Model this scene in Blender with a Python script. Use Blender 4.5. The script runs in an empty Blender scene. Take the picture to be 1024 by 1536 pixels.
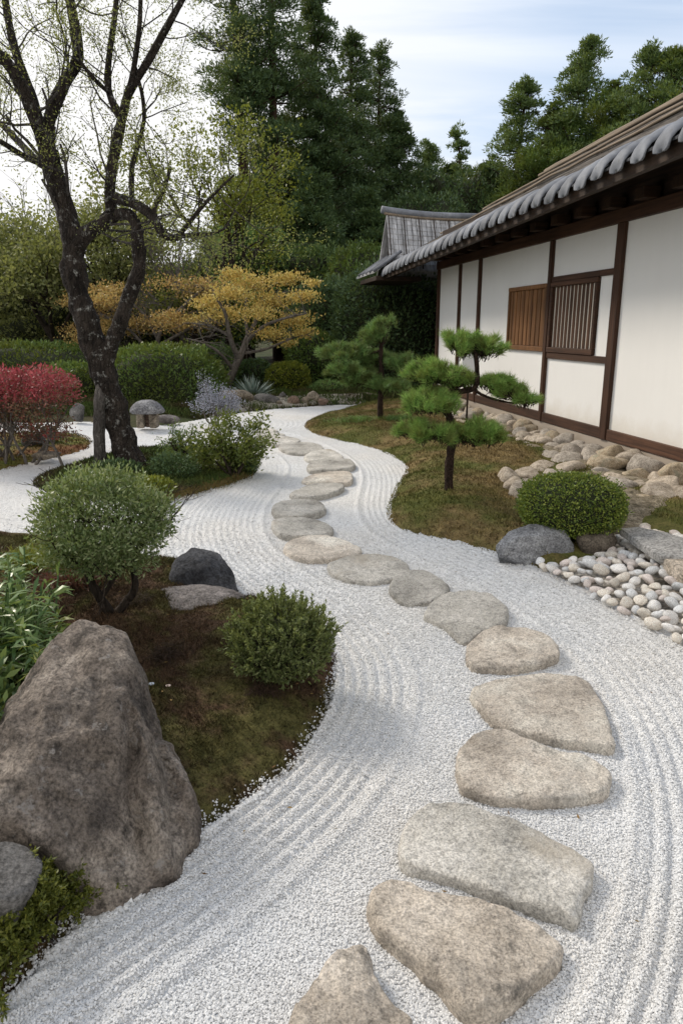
import bpy, bmesh, math, random
import numpy as np
from mathutils import Vector
from mathutils.geometry import delaunay_2d_cdt

SC = bpy.context.scene
COL = SC.collection
R = math.radians
PI = math.pi

# ------------------------------------------------------------------ camera
CAM_H, PITCH, F = 1.65, R(14.7), 1060.0           # eye height, downward tilt, focal length in photo pixels (1024 x 1536)
cd = bpy.data.cameras.new('camera')
cam = bpy.data.objects.new('camera', cd)
COL.objects.link(cam)
cam.location = (0, 0, CAM_H)
cam.rotation_euler = (PI / 2 - PITCH, 0, 0)
cd.sensor_fit = 'VERTICAL'
cd.sensor_height = 36.0
cd.lens = 36.0 * F / 1536.0
cd.clip_start = 0.05
cd.clip_end = 2000
SC.camera = cam

# ------------------------------------------------------------------ sky, sun, exposure
SUN_EL, SUN_AZ = R(38), R(-50)                     # azimuth from +Y, negative = towards -X
SKY_STRENGTH = 0.10
SUN_STRENGTH, SUN_ANGLE = 1.9, R(14)
SC.view_settings.view_transform = 'Standard'
SC.view_settings.look = 'None'
SC.view_settings.exposure = 0.62
SC.view_settings.gamma = 1.0
sun_dir = Vector((math.sin(SUN_AZ) * math.cos(SUN_EL), math.cos(SUN_AZ) * math.cos(SUN_EL), math.sin(SUN_EL)))
sl = bpy.data.lights.new('sun', 'SUN')
sl.energy = SUN_STRENGTH
sl.angle = SUN_ANGLE
sl.color = (1.0, 0.90, 0.76)
so = bpy.data.objects.new('sun', sl)
COL.objects.link(so)
so.rotation_euler = sun_dir.to_track_quat('Z', 'Y').to_euler()

world = bpy.data.worlds.new('World')
SC.world = world
world.use_nodes = True


class NT:
    """small helper to write node trees"""
    def __init__(s, tree):
        s.t = tree
        tree.nodes.clear()

    def n(s, typ, ins=None, **props):
        nd = s.t.nodes.new(typ)
        for k, v in props.items():
            setattr(nd, k, v)
        if ins:
            for k, v in ins.items():
                sock = nd.inputs[k]
                if isinstance(v, bpy.types.NodeSocket):
                    s.t.links.new(v, sock)
                else:
                    sock.default_value = (*v, 1) if sock.type == 'RGBA' and len(v) == 3 else v
        return nd

    def ramp(s, fac, stops, interp='LINEAR'):
        nd = s.n('ShaderNodeValToRGB', {'Fac': fac})
        cr = nd.color_ramp
        cr.interpolation = interp
        while len(cr.elements) < len(stops):
            cr.elements.new(0.5)
        for e, (p, c) in zip(cr.elements, stops):
            e.position = p
            e.color = (c[0], c[1], c[2], 1) if not isinstance(c, (int, float)) else (c, c, c, 1)
        return nd.outputs['Color']

    def mix(s, fac, a, b, blend='MIX'):
        nd = s.n('ShaderNodeMix', data_type='RGBA', blend_type=blend)
        for sock, v in ((nd.inputs[0], fac), (nd.inputs[6], a), (nd.inputs[7], b)):
            if isinstance(v, bpy.types.NodeSocket):
                s.t.links.new(v, sock)
            else:
                sock.default_value = v if isinstance(v, (int, float)) else (v[0], v[1], v[2], 1)
        return nd.outputs[2]

    def math(s, op, a, b=0.0, clamp=False):
        nd = s.n('ShaderNodeMath', operation=op, use_clamp=clamp)
        for sock, v in ((nd.inputs[0], a), (nd.inputs[1], b)):
            if isinstance(v, bpy.types.NodeSocket):
                s.t.links.new(v, sock)
            else:
                sock.default_value = v
        return nd.outputs[0]

    def noise(s, vec, scale, detail=4, rough=0.55, out='Fac', dist=0.0):
        ins = {'Scale': scale, 'Detail': detail, 'Roughness': rough, 'Distortion': dist}
        if vec is not None:
            ins['Vector'] = vec
        return s.n('ShaderNodeTexNoise', ins).outputs[out]

    def scaled(s, vec, sx, sy, sz):
        return s.n('ShaderNodeMapping', {'Vector': vec, 'Scale': (sx, sy, sz)}).outputs[0]


w = NT(world.node_tree)
sky = w.n('ShaderNodeTexSky', sky_type='NISHITA', sun_disc=False, sun_elevation=SUN_EL, sun_rotation=SUN_AZ,
          air_density=1.0, dust_density=1.2, ozone_density=1.6, altitude=100)
tc = w.n('ShaderNodeTexCoord').outputs['Generated']
sep = w.n('ShaderNodeSeparateXYZ', {'Vector': tc})
# thin high cloud: long streaks on a plane overhead
zc = w.math('MAXIMUM', sep.outputs['Z'], 0.06)
px_ = w.math('DIVIDE', sep.outputs['X'], zc)
py_ = w.math('DIVIDE', sep.outputs['Y'], zc)
cv = w.n('ShaderNodeCombineXYZ', {'X': px_, 'Y': py_, 'Z': 0.0}).outputs[0]
rot = w.n('ShaderNodeMapping', {'Vector': cv, 'Rotation': (0, 0, R(35)), 'Scale': (0.55, 1.5, 1), 'Location': (1.3, 0.4, 0)}).outputs[0]
cl1 = w.noise(rot, 0.9, 7, 0.55, dist=0.6)
cl2 = w.noise(cv, 0.45, 3, 0.5)
clf = w.math('ADD', w.math('MULTIPLY', cl1, 0.7), w.math('MULTIPLY', cl2, 0.3))
# more veil towards the low sun
sd = w.n('ShaderNodeVectorMath', {0: tc, 1: (-0.47, 0.84, 0.27)}, operation='DOT_PRODUCT').outputs['Value']
veil = w.ramp(sd, [(0.72, 0.0), (0.97, 1.0)])
low = w.ramp(sep.outputs['Z'], [(0.0, 1.0), (0.5, 0.0)])
cm = w.ramp(clf, [(0.40, 0.0), (0.62, 1.0)])
fac = w.math('ADD', w.math('MULTIPLY', cm, 0.62), w.math('MULTIPLY', veil, 0.9))
fac = w.math('ADD', fac, w.math('MULTIPLY', low, 0.30), clamp=True)
veilcol = w.mix(veil, (6.6, 6.8, 7.2), (8.6, 7.8, 6.8))
skyc = w.mix(fac, sky.outputs[0], veilcol)
base_blue = w.mix(0.45, skyc, (4.6, 5.5, 6.7))
back = w.ramp(w.math('MULTIPLY', sep.outputs['Y'], -1.0), [(-0.05, 0.0), (0.30, 0.85)])  # unseen warm cloud behind the camera, added to warm the light on the garden
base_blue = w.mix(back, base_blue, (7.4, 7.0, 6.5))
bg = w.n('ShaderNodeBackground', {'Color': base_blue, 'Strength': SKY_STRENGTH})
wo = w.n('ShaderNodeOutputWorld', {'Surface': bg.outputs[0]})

# ------------------------------------------------------------------ survey: a sight line of the photograph met with a height or a distance
CS, SN = math.cos(PITCH), math.sin(PITCH)


def ray(u, v):
    a, b = (u - 512) / F, (768 - v) / F
    return a, CS + b * SN, -SN + b * CS


def G(u, v, z=0.0):
    a, y, c = ray(u, v)
    t = (z - CAM_H) / c
    return np.array((a * t, y * t, z))


def at(u, v, Y):
    a, y, c = ray(u, v)
    t = Y / y
    return np.array((a * t, Y, CAM_H + c * t))


# ------------------------------------------------------------------ noise
def _h(ix, iy, iz, seed):
    n = (ix.astype(np.int64) * 374761393 + iy.astype(np.int64) * 668265263 + iz.astype(np.int64) * 2147483647 + seed * 974711) & 0x7fffffff
    n = ((n ^ (n >> 13)) * 1274126177) & 0x7fffffff
    n = (n ^ (n >> 16)) & 0xffff
    return n / 65535.0


def vnoise(P, seed=0):
    P = np.asarray(P, float)
    if P.shape[1] == 2:
        P = np.column_stack((P, np.zeros(len(P))))
    i = np.floor(P).astype(np.int64)
    f = P - i
    f = f * f * f * (f * (f * 6 - 15) + 10)
    out = 0
    for dx in (0, 1):
        wx = f[:, 0] if dx else 1 - f[:, 0]
        for dy in (0, 1):
            wy = f[:, 1] if dy else 1 - f[:, 1]
            for dz in (0, 1):
                wz = f[:, 2] if dz else 1 - f[:, 2]
                out = out + wx * wy * wz * _h(i[:, 0] + dx, i[:, 1] + dy, i[:, 2] + dz, seed)
    return out * 2 - 1


def fbm(P, octv=4, seed=0, gain=0.5):
    P = np.asarray(P, float)
    a, s, tot = 1.0, 0, 0
    for k in range(octv):
        s = s + a * vnoise(P * (2.03 ** k) + 17.3 * k, seed + k)
        tot += a
        a *= gain
    return s / tot


# ------------------------------------------------------------------ objects
def wloc(o):
    p = Vector((0, 0, 0))
    while o is not None:
        p = p + o.location
        o = o.parent
    return np.array(p)


def tag(o, label=None, cat=None, group=None, kind=None):
    if label: o['label'] = label
    if cat: o['category'] = cat
    if group: o['group'] = group
    if kind: o['kind'] = kind
    return o


def thing(name, loc, label, cat, group=None):
    o = bpy.data.objects.new(name, None)
    COL.objects.link(o)
    o.location = tuple(loc)
    o.empty_display_size = 0.1
    return tag(o, label, cat, group)


def obj(name, V, F_, mat, parent=None, smooth=True, origin=None):
    """one mesh object from world-space vertices and a face array (or a list of face arrays)"""
    V = np.asarray(V, float)
    org = wloc(parent) if parent is not None else (np.asarray(origin, float) if origin is not None else np.zeros(3))
    V = V - org
    if isinstance(F_, np.ndarray):
        F_ = [F_]
    F_ = [np.asarray(f, np.int32) for f in F_ if len(f)]
    me = bpy.data.meshes.new(name)
    me.vertices.add(len(V))
    me.vertices.foreach_set('co', V.astype(np.float32).ravel())
    li = np.concatenate([f.ravel() for f in F_])
    tot = np.concatenate([np.full(len(f), f.shape[1], np.int32) for f in F_])
    st = np.concatenate(([0], np.cumsum(tot)[:-1])).astype(np.int32)
    me.loops.add(len(li))
    me.loops.foreach_set('vertex_index', li)
    me.polygons.add(len(tot))
    me.polygons.foreach_set('loop_start', st)
    me.polygons.foreach_set('loop_total', tot)
    me.polygons.foreach_set('use_smooth', np.full(len(tot), smooth, bool))
    me.update(calc_edges=True)
    me.validate()
    me.materials.append(mat)
    o = bpy.data.objects.new(name, me)
    COL.objects.link(o)
    if parent is not None:
        o.parent = parent
    elif origin is not None:
        o.location = tuple(org)
    return o


class MB:
    """collects vertices and faces of one mesh"""
    def __init__(s):
        s.V, s.F, s.n = [], {}, 0

    def add(s, V, *Fs):
        V = np.asarray(V, float)
        for f in Fs:
            f = np.asarray(f, np.int64)
            if len(f):
                s.F.setdefault(f.shape[1], []).append(f + s.n)
        s.V.append(V)
        s.n += len(V)

    def build(s, name, mat, parent=None, smooth=True, origin=None):
        return obj(name, np.concatenate(s.V), [np.concatenate(v) for v in s.F.values()], mat, parent, smooth, origin)

    def box(s, c, ax, ay, az, hx, hy, hz, bev=0.0):
        """box with centre c, unit axes, half sizes, chamfered edges"""
        c, ax, ay, az = (np.asarray(q, float) for q in (c, ax, ay, az))
        b = min(bev, hx * .45, hy * .45, hz * .45)
        if b <= 0:
            S = np.array([(x, y, z) for x in (-1, 1) for y in (-1, 1) for z in (-1, 1)], float)
            P = S * (hx, hy, hz)
            q = np.array([(0, 1, 3, 2), (4, 6, 7, 5), (0, 4, 5, 1), (2, 3, 7, 6), (0, 2, 6, 4), (1, 5, 7, 3)])
            s.add(c + P[:, :1] * ax + P[:, 1:2] * ay + P[:, 2:] * az, q)
            return
        h = np.array((hx, hy, hz))
        V, idx = [], {}
        for x in (-1, 1):
            for y in (-1, 1):
                for z in (-1, 1):
                    sg = np.array((x, y, z))
                    for k in range(3):
                        p = sg * (h - b)
                        p[k] = sg[k] * h[k]
                        idx[(x, y, z, k)] = len(V)
                        V.append(p)
        Q, T = [], []
        for k in range(3):
            a, d = [i for i in range(3) if i != k]
            for sgn in (-1, 1):
                f = []
                for (p, q) in ((-1, -1), (1, -1), (1, 1), (-1, 1)):
                    t = [0, 0, 0]
                    t[k], t[a], t[d] = sgn, p, q
                    f.append(idx[(*t, k)])
                Q.append(f)
            for p in (-1, 1):
                for q in (-1, 1):
                    t0, t1 = [0, 0, 0], [0, 0, 0]
                    t0[k], t0[a], t0[d] = -1, p, q
                    t1[k], t1[a], t1[d] = 1, p, q
                    Q.append([idx[(*t0, a)], idx[(*t1, a)], idx[(*t1, d)], idx[(*t0, d)]])
        for x in (-1, 1):
            for y in (-1, 1):
                for z in (-1, 1):
                    T.append([idx[(x, y, z, k)] for k in range(3)])
        P = np.array(V)
        s.add(c + P[:, :1] * ax + P[:, 1:2] * ay + P[:, 2:] * az, np.array(Q), np.array(T))

    def tube(s, pts, rad, sides=8, rough=0.0, seed=0, nscale=8.0, cap=True):
        pts = np.asarray(pts, float)
        n = len(pts)
        rad = np.broadcast_to(np.asarray(rad, float), (n,))
        T = np.gradient(pts, axis=0)
        T /= np.linalg.norm(T, axis=1)[:, None] + 1e-9
        up = np.array((0.31, 0.17, 0.93)) if abs(T[0, 2]) < 0.9 else np.array((0.93, 0.1, 0.2))
        N = np.zeros((n, 3))
        p = up - T[0] * (up @ T[0])
        for i in range(n):
            p = p - T[i] * (p @ T[i])
            p = p / (np.linalg.norm(p) + 1e-9)
            N[i] = p
        B = np.cross(T, N)
        a = np.arange(sides) * 2 * PI / sides
        ring = N[:, None, :] * np.cos(a)[None, :, None] + B[:, None, :] * np.sin(a)[None, :, None]
        r = np.repeat(rad[:, None], sides, 1)
        if rough > 0:
            q = (pts[:, None, :] + ring * rad[:, None, None]).reshape(-1, 3)
            r = r * (1 + rough * fbm(q * nscale, 3, seed).reshape(n, sides))
        V = (pts[:, None, :] + ring * r[:, :, None]).reshape(-1, 3)
        i = np.arange(n - 1)[:, None] * sides
        j = np.arange(sides)[None, :]
        k = (j + 1) % sides
        Q = np.stack((i + j, i + k, i + k + sides, i + j + sides), -1).reshape(-1, 4)
        if cap:
            V = np.vstack((V, pts[:1], pts[-1:]))
            j = np.arange(sides)
            k = (j + 1) % sides
            e = n * sides
            L = (n - 1) * sides
            Tt = np.vstack((np.stack((k, j, np.full(sides, e)), -1), np.stack((L + j, L + k, np.full(sides, e + 1)), -1)))
            s.add(V, Q, Tt)
        else:
            s.add(V, Q)


def unit(A):
    return A / (np.linalg.norm(A, axis=-1, keepdims=True) + 1e-9)


def spline(P, n, closed=False):
    """Catmull-Rom through P, n samples"""
    P = np.asarray(P, float)
    m = len(P)
    if closed:
        t = np.arange(n) / n * m
        i = np.floor(t).astype(int)
        f = (t - i)[:, None]
        a, b, c, d = P[(i - 1) % m], P[i % m], P[(i + 1) % m], P[(i + 2) % m]
    else:
        t = np.linspace(0, m - 1 - 1e-6, n)
        i = np.floor(t).astype(int)
        f = (t - i)[:, None]
        a, b, c, d = P[np.maximum(i - 1, 0)], P[i], P[np.minimum(i + 1, m - 1)], P[np.minimum(i + 2, m - 1)]
    return 0.5 * (2 * b + (c - a) * f + (2 * a - 5 * b + 4 * c - d) * f ** 2 + (3 * b - a - 3 * c + d) * f ** 3)


def inside(xy, poly):
    x, y = xy[:, 0], xy[:, 1]
    r = np.zeros(len(xy), bool)
    x0, y0 = poly[:, 0], poly[:, 1]
    x1, y1 = np.roll(x0, -1), np.roll(y0, -1)
    for a, b, c, d in zip(x0, y0, x1, y1):
        if b == d:
            continue
        m = (b > y) != (d > y)
        if m.any():
            r ^= m & (x < (c - a) * (y - b) / (d - b) + a)
    return r


def dist_line(xy, L, closed=False):
    d = np.full(len(xy), 1e9)
    n = len(L)
    for i in range(n if closed else n - 1):
        a, b = L[i], L[(i + 1) % n]
        e = b - a
        t = np.clip(((xy - a) @ e) / (e @ e + 1e-12), 0, 1)
        d = np.minimum(d, np.hypot(*(xy - a - t[:, None] * e).T))
    return d


# ------------------------------------------------------------------ leaves and needles
def leaves(P, A, L, W, rng, mb=None, flat=None, fold=0.0):
    """rhombic leaves: base P, direction A (n,3), length L, width W"""
    n = len(P)
    A = unit(A)
    L = np.broadcast_to(np.asarray(L, float), (n,))[:, None]
    W = np.broadcast_to(np.asarray(W, float), (n,))[:, None]
    ref = rng.normal(size=(n, 3)) if flat is None else flat + 0.35 * rng.normal(size=(n, 3))
    S = unit(np.cross(A, ref))
    N = np.cross(S, A)
    mid = P + A * L * 0.45
    V = np.stack((P, mid + S * W * .5 + N * W * fold, P + A * L, mid - S * W * .5 + N * W * fold), 1).reshape(-1, 3)
    Q = np.arange(n * 4).reshape(-1, 4)
    if fold:
        T = np.concatenate((Q[:, [0, 1, 2]], Q[:, [0, 2, 3]]))
        if mb is not None:
            mb.add(V, T)
        return V, T
    if mb is not None:
        mb.add(V, Q)
    return V, Q


def blades(P, A, L, W, bend, rng, mb):
    """strap leaves and needles: three cross sections, bending down by `bend`"""
    n = len(P)
    A = unit(A)
    L = np.broadcast_to(np.asarray(L, float), (n,))[:, None]
    W = np.broadcast_to(np.asarray(W, float), (n,))[:, None]
    S = unit(np.cross(A, rng.normal(size=(n, 3)) * .5 + np.array((0, 0, 1.))))
    dn = np.array((0, 0, -1.0)) * bend
    m = P + A * L * .5 + dn * L * .22
    t = P + A * L * .92 + dn * L * .9
    V = np.stack((P - S * W * .25, P + S * W * .25, m + S * W * .5, m - S * W * .5, t), 1).reshape(-1, 3)
    b = np.arange(n)[:, None] * 5
    mb.add(V, b + np.array((0, 1, 2, 3)), b + np.array((3, 2, 4)))


def shell(n, rng, lo=0.75):
    d = unit(rng.normal(size=(n, 3)))
    r = (lo ** 3 + (1 - lo ** 3) * rng.random(n)) ** (1 / 3)
    return d, d * r[:, None]


# ------------------------------------------------------------------ materials
def new_mat(name):
    m = bpy.data.materials.new(name)
    m.use_nodes = True
    return m, NT(m.node_tree)


def finish(t, color, rough=0.85, bump=None, bstr=0.5, bdist=0.02, spec=0.3, extra=None):
    ins = {'Base Color': color, 'Roughness': rough, 'Specular IOR Level': spec}
    if bump is not None:
        ins['Normal'] = t.n('ShaderNodeBump', {'Height': bump, 'Strength': bstr, 'Distance': bdist}).outputs[0]
    p = t.n('ShaderNodeBsdfPrincipled', ins)
    out = p.outputs[0]
    if extra:
        out = extra(out, ins.get('Normal'))
    t.n('ShaderNodeOutputMaterial', {'Surface': out})


def leaf_mat(name, cols, trans=0.35, rough=0.5, patch=None, pscale=1.5, spec=0.35, gain=1.0, through=(0.30, 0.32, 0.03)):
    """leaves: colour by leaf (random per island) and by soft patches over the plant"""
    m, t = new_mat(name)
    geo = t.n('ShaderNodeNewGeometry')
    k = len(cols)
    cols = [tuple(min(.8, q * gain) for q in col) for col in cols]
    c = t.ramp(geo.outputs['Random Per Island'], [(i / max(k - 1, 1), col) for i, col in enumerate(cols)])
    if patch is not None:
        f = t.noise(geo.outputs['Position'], pscale, 3, 0.6)
        c = t.mix(t.ramp(f, [(0.42, 0.0), (0.62, 1.0)]), c, t.mix(0.25, patch, c))
    p = t.n('ShaderNodeBsdfPrincipled', {'Base Color': c, 'Roughness': rough, 'Specular IOR Level': spec})
    if trans > 0:
        tr = t.n('ShaderNodeBsdfTranslucent', {'Color': t.mix(0.5, c, through, 'MIX') if through else c})
        mx = t.n('ShaderNodeMixShader', {0: trans, 1: p.outputs[0], 2: tr.outputs[0]})
        t.n('ShaderNodeOutputMaterial', {'Surface': mx.outputs[0]})
    else:
        t.n('ShaderNodeOutputMaterial', {'Surface': p.outputs[0]})
    return m


def rock_mat(name, dark, mid, light, scale=3.0, spots=(0.03, 0.028, 0.025), spot_amt=0.5, lichen=None, grain=60, bstr=0.6, stain=None, stain_lo=0.55, layered=1.0, mott=0.8):
    m, t = new_mat(name)
    co = t.n('ShaderNodeTexCoord').outputs['Object']
    oi = t.n('ShaderNodeObjectInfo')
    off = t.n('ShaderNodeVectorMath', {0: co, 1: oi.outputs['Location']}, operation='ADD').outputs[0]
    if layered != 1.0:
        off = t.scaled(off, 1, 1, layered)
    n1 = t.noise(off, scale, 8, 0.62)
    c = t.ramp(n1, [(0.30, dark), (0.48, mid), (0.70, light)])
    g = t.noise(off, grain, 4, 0.7)
    c = t.mix(min(.75, mott * .95), c, t.ramp(g, [(0.36, 0.30), (0.5, 0.95), (0.64, 1.5)]), 'MULTIPLY')
    mo = t.noise(off, grain * 0.30, 6, 0.72, dist=0.3)
    c = t.mix(mott, c, t.ramp(mo, [(0.36, 0.50), (0.47, 0.95), (0.62, 1.22)]), 'MULTIPLY')
    if stain is not None:
        n4 = t.noise(off, scale * 0.55, 5, 0.6, dist=0.5)
        c = t.mix(t.ramp(n4, [(stain_lo, 0.0), (stain_lo + .12, 0.85)]), c, stain)
    n2 = t.noise(off, scale * 3.3, 8, 0.75)
    c = t.mix(t.math('MULTIPLY', t.ramp(n2, [(0.53, 0.0), (0.66, 1.0)]), spot_amt), c, spots)
    if lichen is not None:
        n3 = t.noise(off, scale * 5.1, 6, 0.7)
        c = t.mix(t.ramp(n3, [(0.60, 0.0), (0.66, 0.75)]), c, lichen)
    rv = t.math('ADD', t.math('MULTIPLY', oi.outputs['Random'], 0.35), 0.82)
    c = t.mix(1.0, c, rv, 'MULTIPLY')
    vor = t.n('ShaderNodeTexVoronoi', {'Vector': off, 'Scale': grain * 0.5}).outputs['Distance']
    h = t.math('ADD', t.math('MULTIPLY', t.noise(off, scale * 4, 10, 0.7), 1.0), t.math('MULTIPLY', vor, 0.12))
    h = t.math('ADD', h, t.math('ADD', t.math('MULTIPLY', g, 0.30), t.math('MULTIPLY', mo, 0.45)))
    finish(t, c, 0.9, h, bstr, 0.035, 0.25)
    return m


def bark_mat(name, dark, light, scale=10, stretch=0.25, lichen=None, bstr=0.9, lich_lo=0.58):
    m, t = new_mat(name)
    co = t.n('ShaderNodeTexCoord').outputs['Object']
    sc = t.scaled(co, 1, 1, stretch)
    n1 = t.noise(sc, scale, 8, 0.7, dist=0.4)
    c = t.ramp(n1, [(0.35, dark), (0.68, light)])
    if lichen is not None:
        n2 = t.noise(co, scale * 1.1, 8, 0.75)
        c = t.mix(t.ramp(n2, [(lich_lo, 0.0), (lich_lo + .10, 0.9)]), c, lichen)
    v = t.n('ShaderNodeTexVoronoi', {'Vector': sc, 'Scale': scale * 2.2}, feature='DISTANCE_TO_EDGE').outputs['Distance']
    h = t.math('ADD', n1, t.math('MULTIPLY', t.ramp(v, [(0.0, 0.0), (0.2, 1.0)]), 0.5))
    finish(t, c, 0.92, h, bstr, 0.03, 0.2)
    return m

# ================================================================== THE SETTING
# ------------------------------------------------------------------ plan of the garden
def poly_px(pts, z=0.0, n=None, closed=True):
    P = np.array([G(u, v, z)[:2] for u, v in pts])
    return spline(P, n, closed) if n else P


STONES = [  # outlines of the stepping stones, nearest first
    [(440, 1536), (474, 1490), (503, 1450), (537, 1432), (554, 1439), (568, 1479), (588, 1513), (622, 1545), (610, 1610), (520, 1640), (425, 1600)],
    [(551, 1370), (557, 1345), (577, 1328), (611, 1328), (637, 1342), (725, 1356), (794, 1382), (839, 1416), (840, 1440), (811, 1473), (782, 1502), (737, 1527), (714, 1536), (691, 1524), (657, 1485), (622, 1450), (588, 1422), (565, 1402)],
    [(597, 1285), (602, 1248), (617, 1228), (642, 1208), (680, 1206), (725, 1219), (782, 1239), (828, 1262), (868, 1285), (891, 1305), (888, 1330), (873, 1353), (862, 1386), (839, 1379), (782, 1362), (725, 1342), (668, 1322), (611, 1305)],
    [(684, 1154), (685, 1131), (700, 1111), (725, 1099), (759, 1098), (794, 1114), (839, 1128), (885, 1142), (914, 1165), (914, 1182), (896, 1196), (839, 1206), (782, 1206), (737, 1202), (697, 1191), (686, 1176)],
    [(707, 1045), (714, 1031), (748, 1020), (794, 1014), (839, 1016), (868, 1022), (891, 1040), (908, 1074), (917, 1114), (914, 1128), (874, 1122), (828, 1114), (782, 1102), (742, 1088), (720, 1071)],
    [(698, 982), (702, 968), (720, 953), (748, 944), (782, 947), (817, 960), (838, 980), (836, 991), (805, 1002), (759, 1006), (714, 1004), (700, 994)],
    [(636, 923), (645, 908), (668, 896), (697, 894), (731, 898), (754, 911), (762, 923), (754, 940), (725, 951), (702, 963), (688, 960), (668, 943), (645, 932)],
    [(583, 888), (589, 871), (611, 860), (637, 860), (665, 874), (673, 886), (657, 902), (628, 907), (600, 904)],
    [(490, 852), (503, 844), (531, 835), (571, 834), (603, 843), (614, 856), (600, 867), (565, 875), (526, 873), (500, 864)],
    [(426, 823), (440, 812), (480, 806), (520, 814), (542, 828), (520, 838), (470, 843), (435, 836)],
    [(407, 787), (420, 780), (450, 778), (485, 785), (500, 795), (492, 804), (450, 808), (420, 805)],
    [(407, 765), (420, 755), (450, 751), (480, 755), (489, 765), (480, 773), (450, 779), (417, 777)],
    [(435, 743), (453, 733), (482, 726), (511, 728), (516, 734), (503, 741), (474, 748), (445, 748)],
    [(453, 723), (466, 714), (494, 709), (523, 710), (529, 718), (527, 724), (517, 727), (482, 725)],
    [(460, 701), (470, 694), (494, 690), (523, 692), (533, 700), (523, 705), (490, 707), (466, 707)],
    [(456, 686), (474, 678), (498, 678), (515, 687), (494, 691), (466, 692)],
    [(418, 671), (441, 666), (470, 667), (486, 674), (461, 681), (433, 680)],
    [(392, 662), (425, 656), (450, 661), (440, 667), (410, 668)],
    [(385, 655), (410, 650), (428, 653), (408, 658)],
    [(382, 649), (398, 643), (418, 647), (400, 651)],
]
PATH = np.array([np.mean([G(u, v)[:2] for u, v in s], axis=0) for s in STONES])
_ext = np.array([PATH[0] + (PATH[0] - PATH[2]) * 1.2])
_far = np.array([G(330, 632)[:2], G(240, 645)[:2], G(120, 640)[:2]])
_pl = np.vstack((_ext, PATH, _far))
for _ in range(3):
    _pl[1:-1] = .25 * _pl[:-2] + .5 * _pl[1:-1] + .25 * _pl[2:]
PATHLINE = spline(_pl, 160)

LEFT = [(250, 842), (300, 850), (345, 868), (362, 892), (400, 905), (450, 925), (487, 948), (503, 985), (501, 1025), (488, 1075), (440, 1150),
        (380, 1195), (318, 1238), (300, 1252), (240, 1308), (180, 1352), (140, 1368), (96, 1408), (55, 1455), (18, 1495), (-30, 1560), (-120, 1620)]
_l0 = poly_px(LEFT)
LEFT_POLY = np.vstack(([G(-160, 815)[:2]], [G(0, 800)[:2]], [G(60, 806)[:2]], [G(150, 820)[:2]], spline(_l0, 70),
                       [(-1.9, 1.0)], [(-4.5, 2.0)]))
CENTRE_POLY = poly_px([(50, 722), (72, 708), (110, 697), (150, 684), (190, 676), (240, 674), (300, 675), (350, 676), (380, 684), (388, 697), (382, 711), (362, 722),
                       (320, 735), (270, 747), (225, 752), (160, 752), (100, 742), (60, 734)], 0, 70)
RED_POLY = poly_px([(-150, 700), (-40, 712), (0, 706), (45, 695), (92, 685), (128, 675), (139, 664), (132, 655), (110, 650), (70, 649), (20, 651), (-60, 652), (-150, 655), (-220, 668)], 0, 60)

WA = R(9.7)                                           # the house wall runs away and to the left
WE = np.array((-math.sin(WA), math.cos(WA), 0.0))     # along the wall
WN = np.array((-math.cos(WA), -math.sin(WA), 0.0))    # out into the garden
WUP = np.array((0, 0, 1.0))
W0 = np.array((3.23, 8.63, 0.0))


def Wp(s, t, z):
    return W0 + WE * s + WN * t + WUP * z


_r0 = poly_px([(548, 607), (505, 617), (470, 628), (456, 638), (470, 650), (510, 662), (560, 674), (598, 690), (608, 703), (600, 720), (586, 744), (579, 770), (590, 788), (622, 801),
               (680, 813), (735, 828), (790, 847), (812, 856)])
RIGHT_POLY = np.vstack((spline(_r0, 70), [G(862, 850)[:2]], [G(935, 842)[:2]], [Wp(-1.9, 1.6, 0)[:2]], [Wp(-3.2, 1.3, 0)[:2]], [Wp(-5, .9, 0)[:2]], [Wp(-5, -.05, 0)[:2]], [Wp(9, -.05, 0)[:2]], [G(640, 596)[:2]]))
_pb = poly_px([(806, 852), (832, 868), (862, 881), (900, 905), (960, 935), (1024, 972), (1120, 1040)])
PEBBLE_POLY = np.vstack((spline(_pb, 30), [(3.2, 2.6)], [(4.4, 4.0)], [Wp(-3.2, 1.0, 0)[:2]], [Wp(-1.7, 1.35, 0)[:2]], [G(880, 832)[:2]], [G(840, 838)[:2]]))


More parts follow.
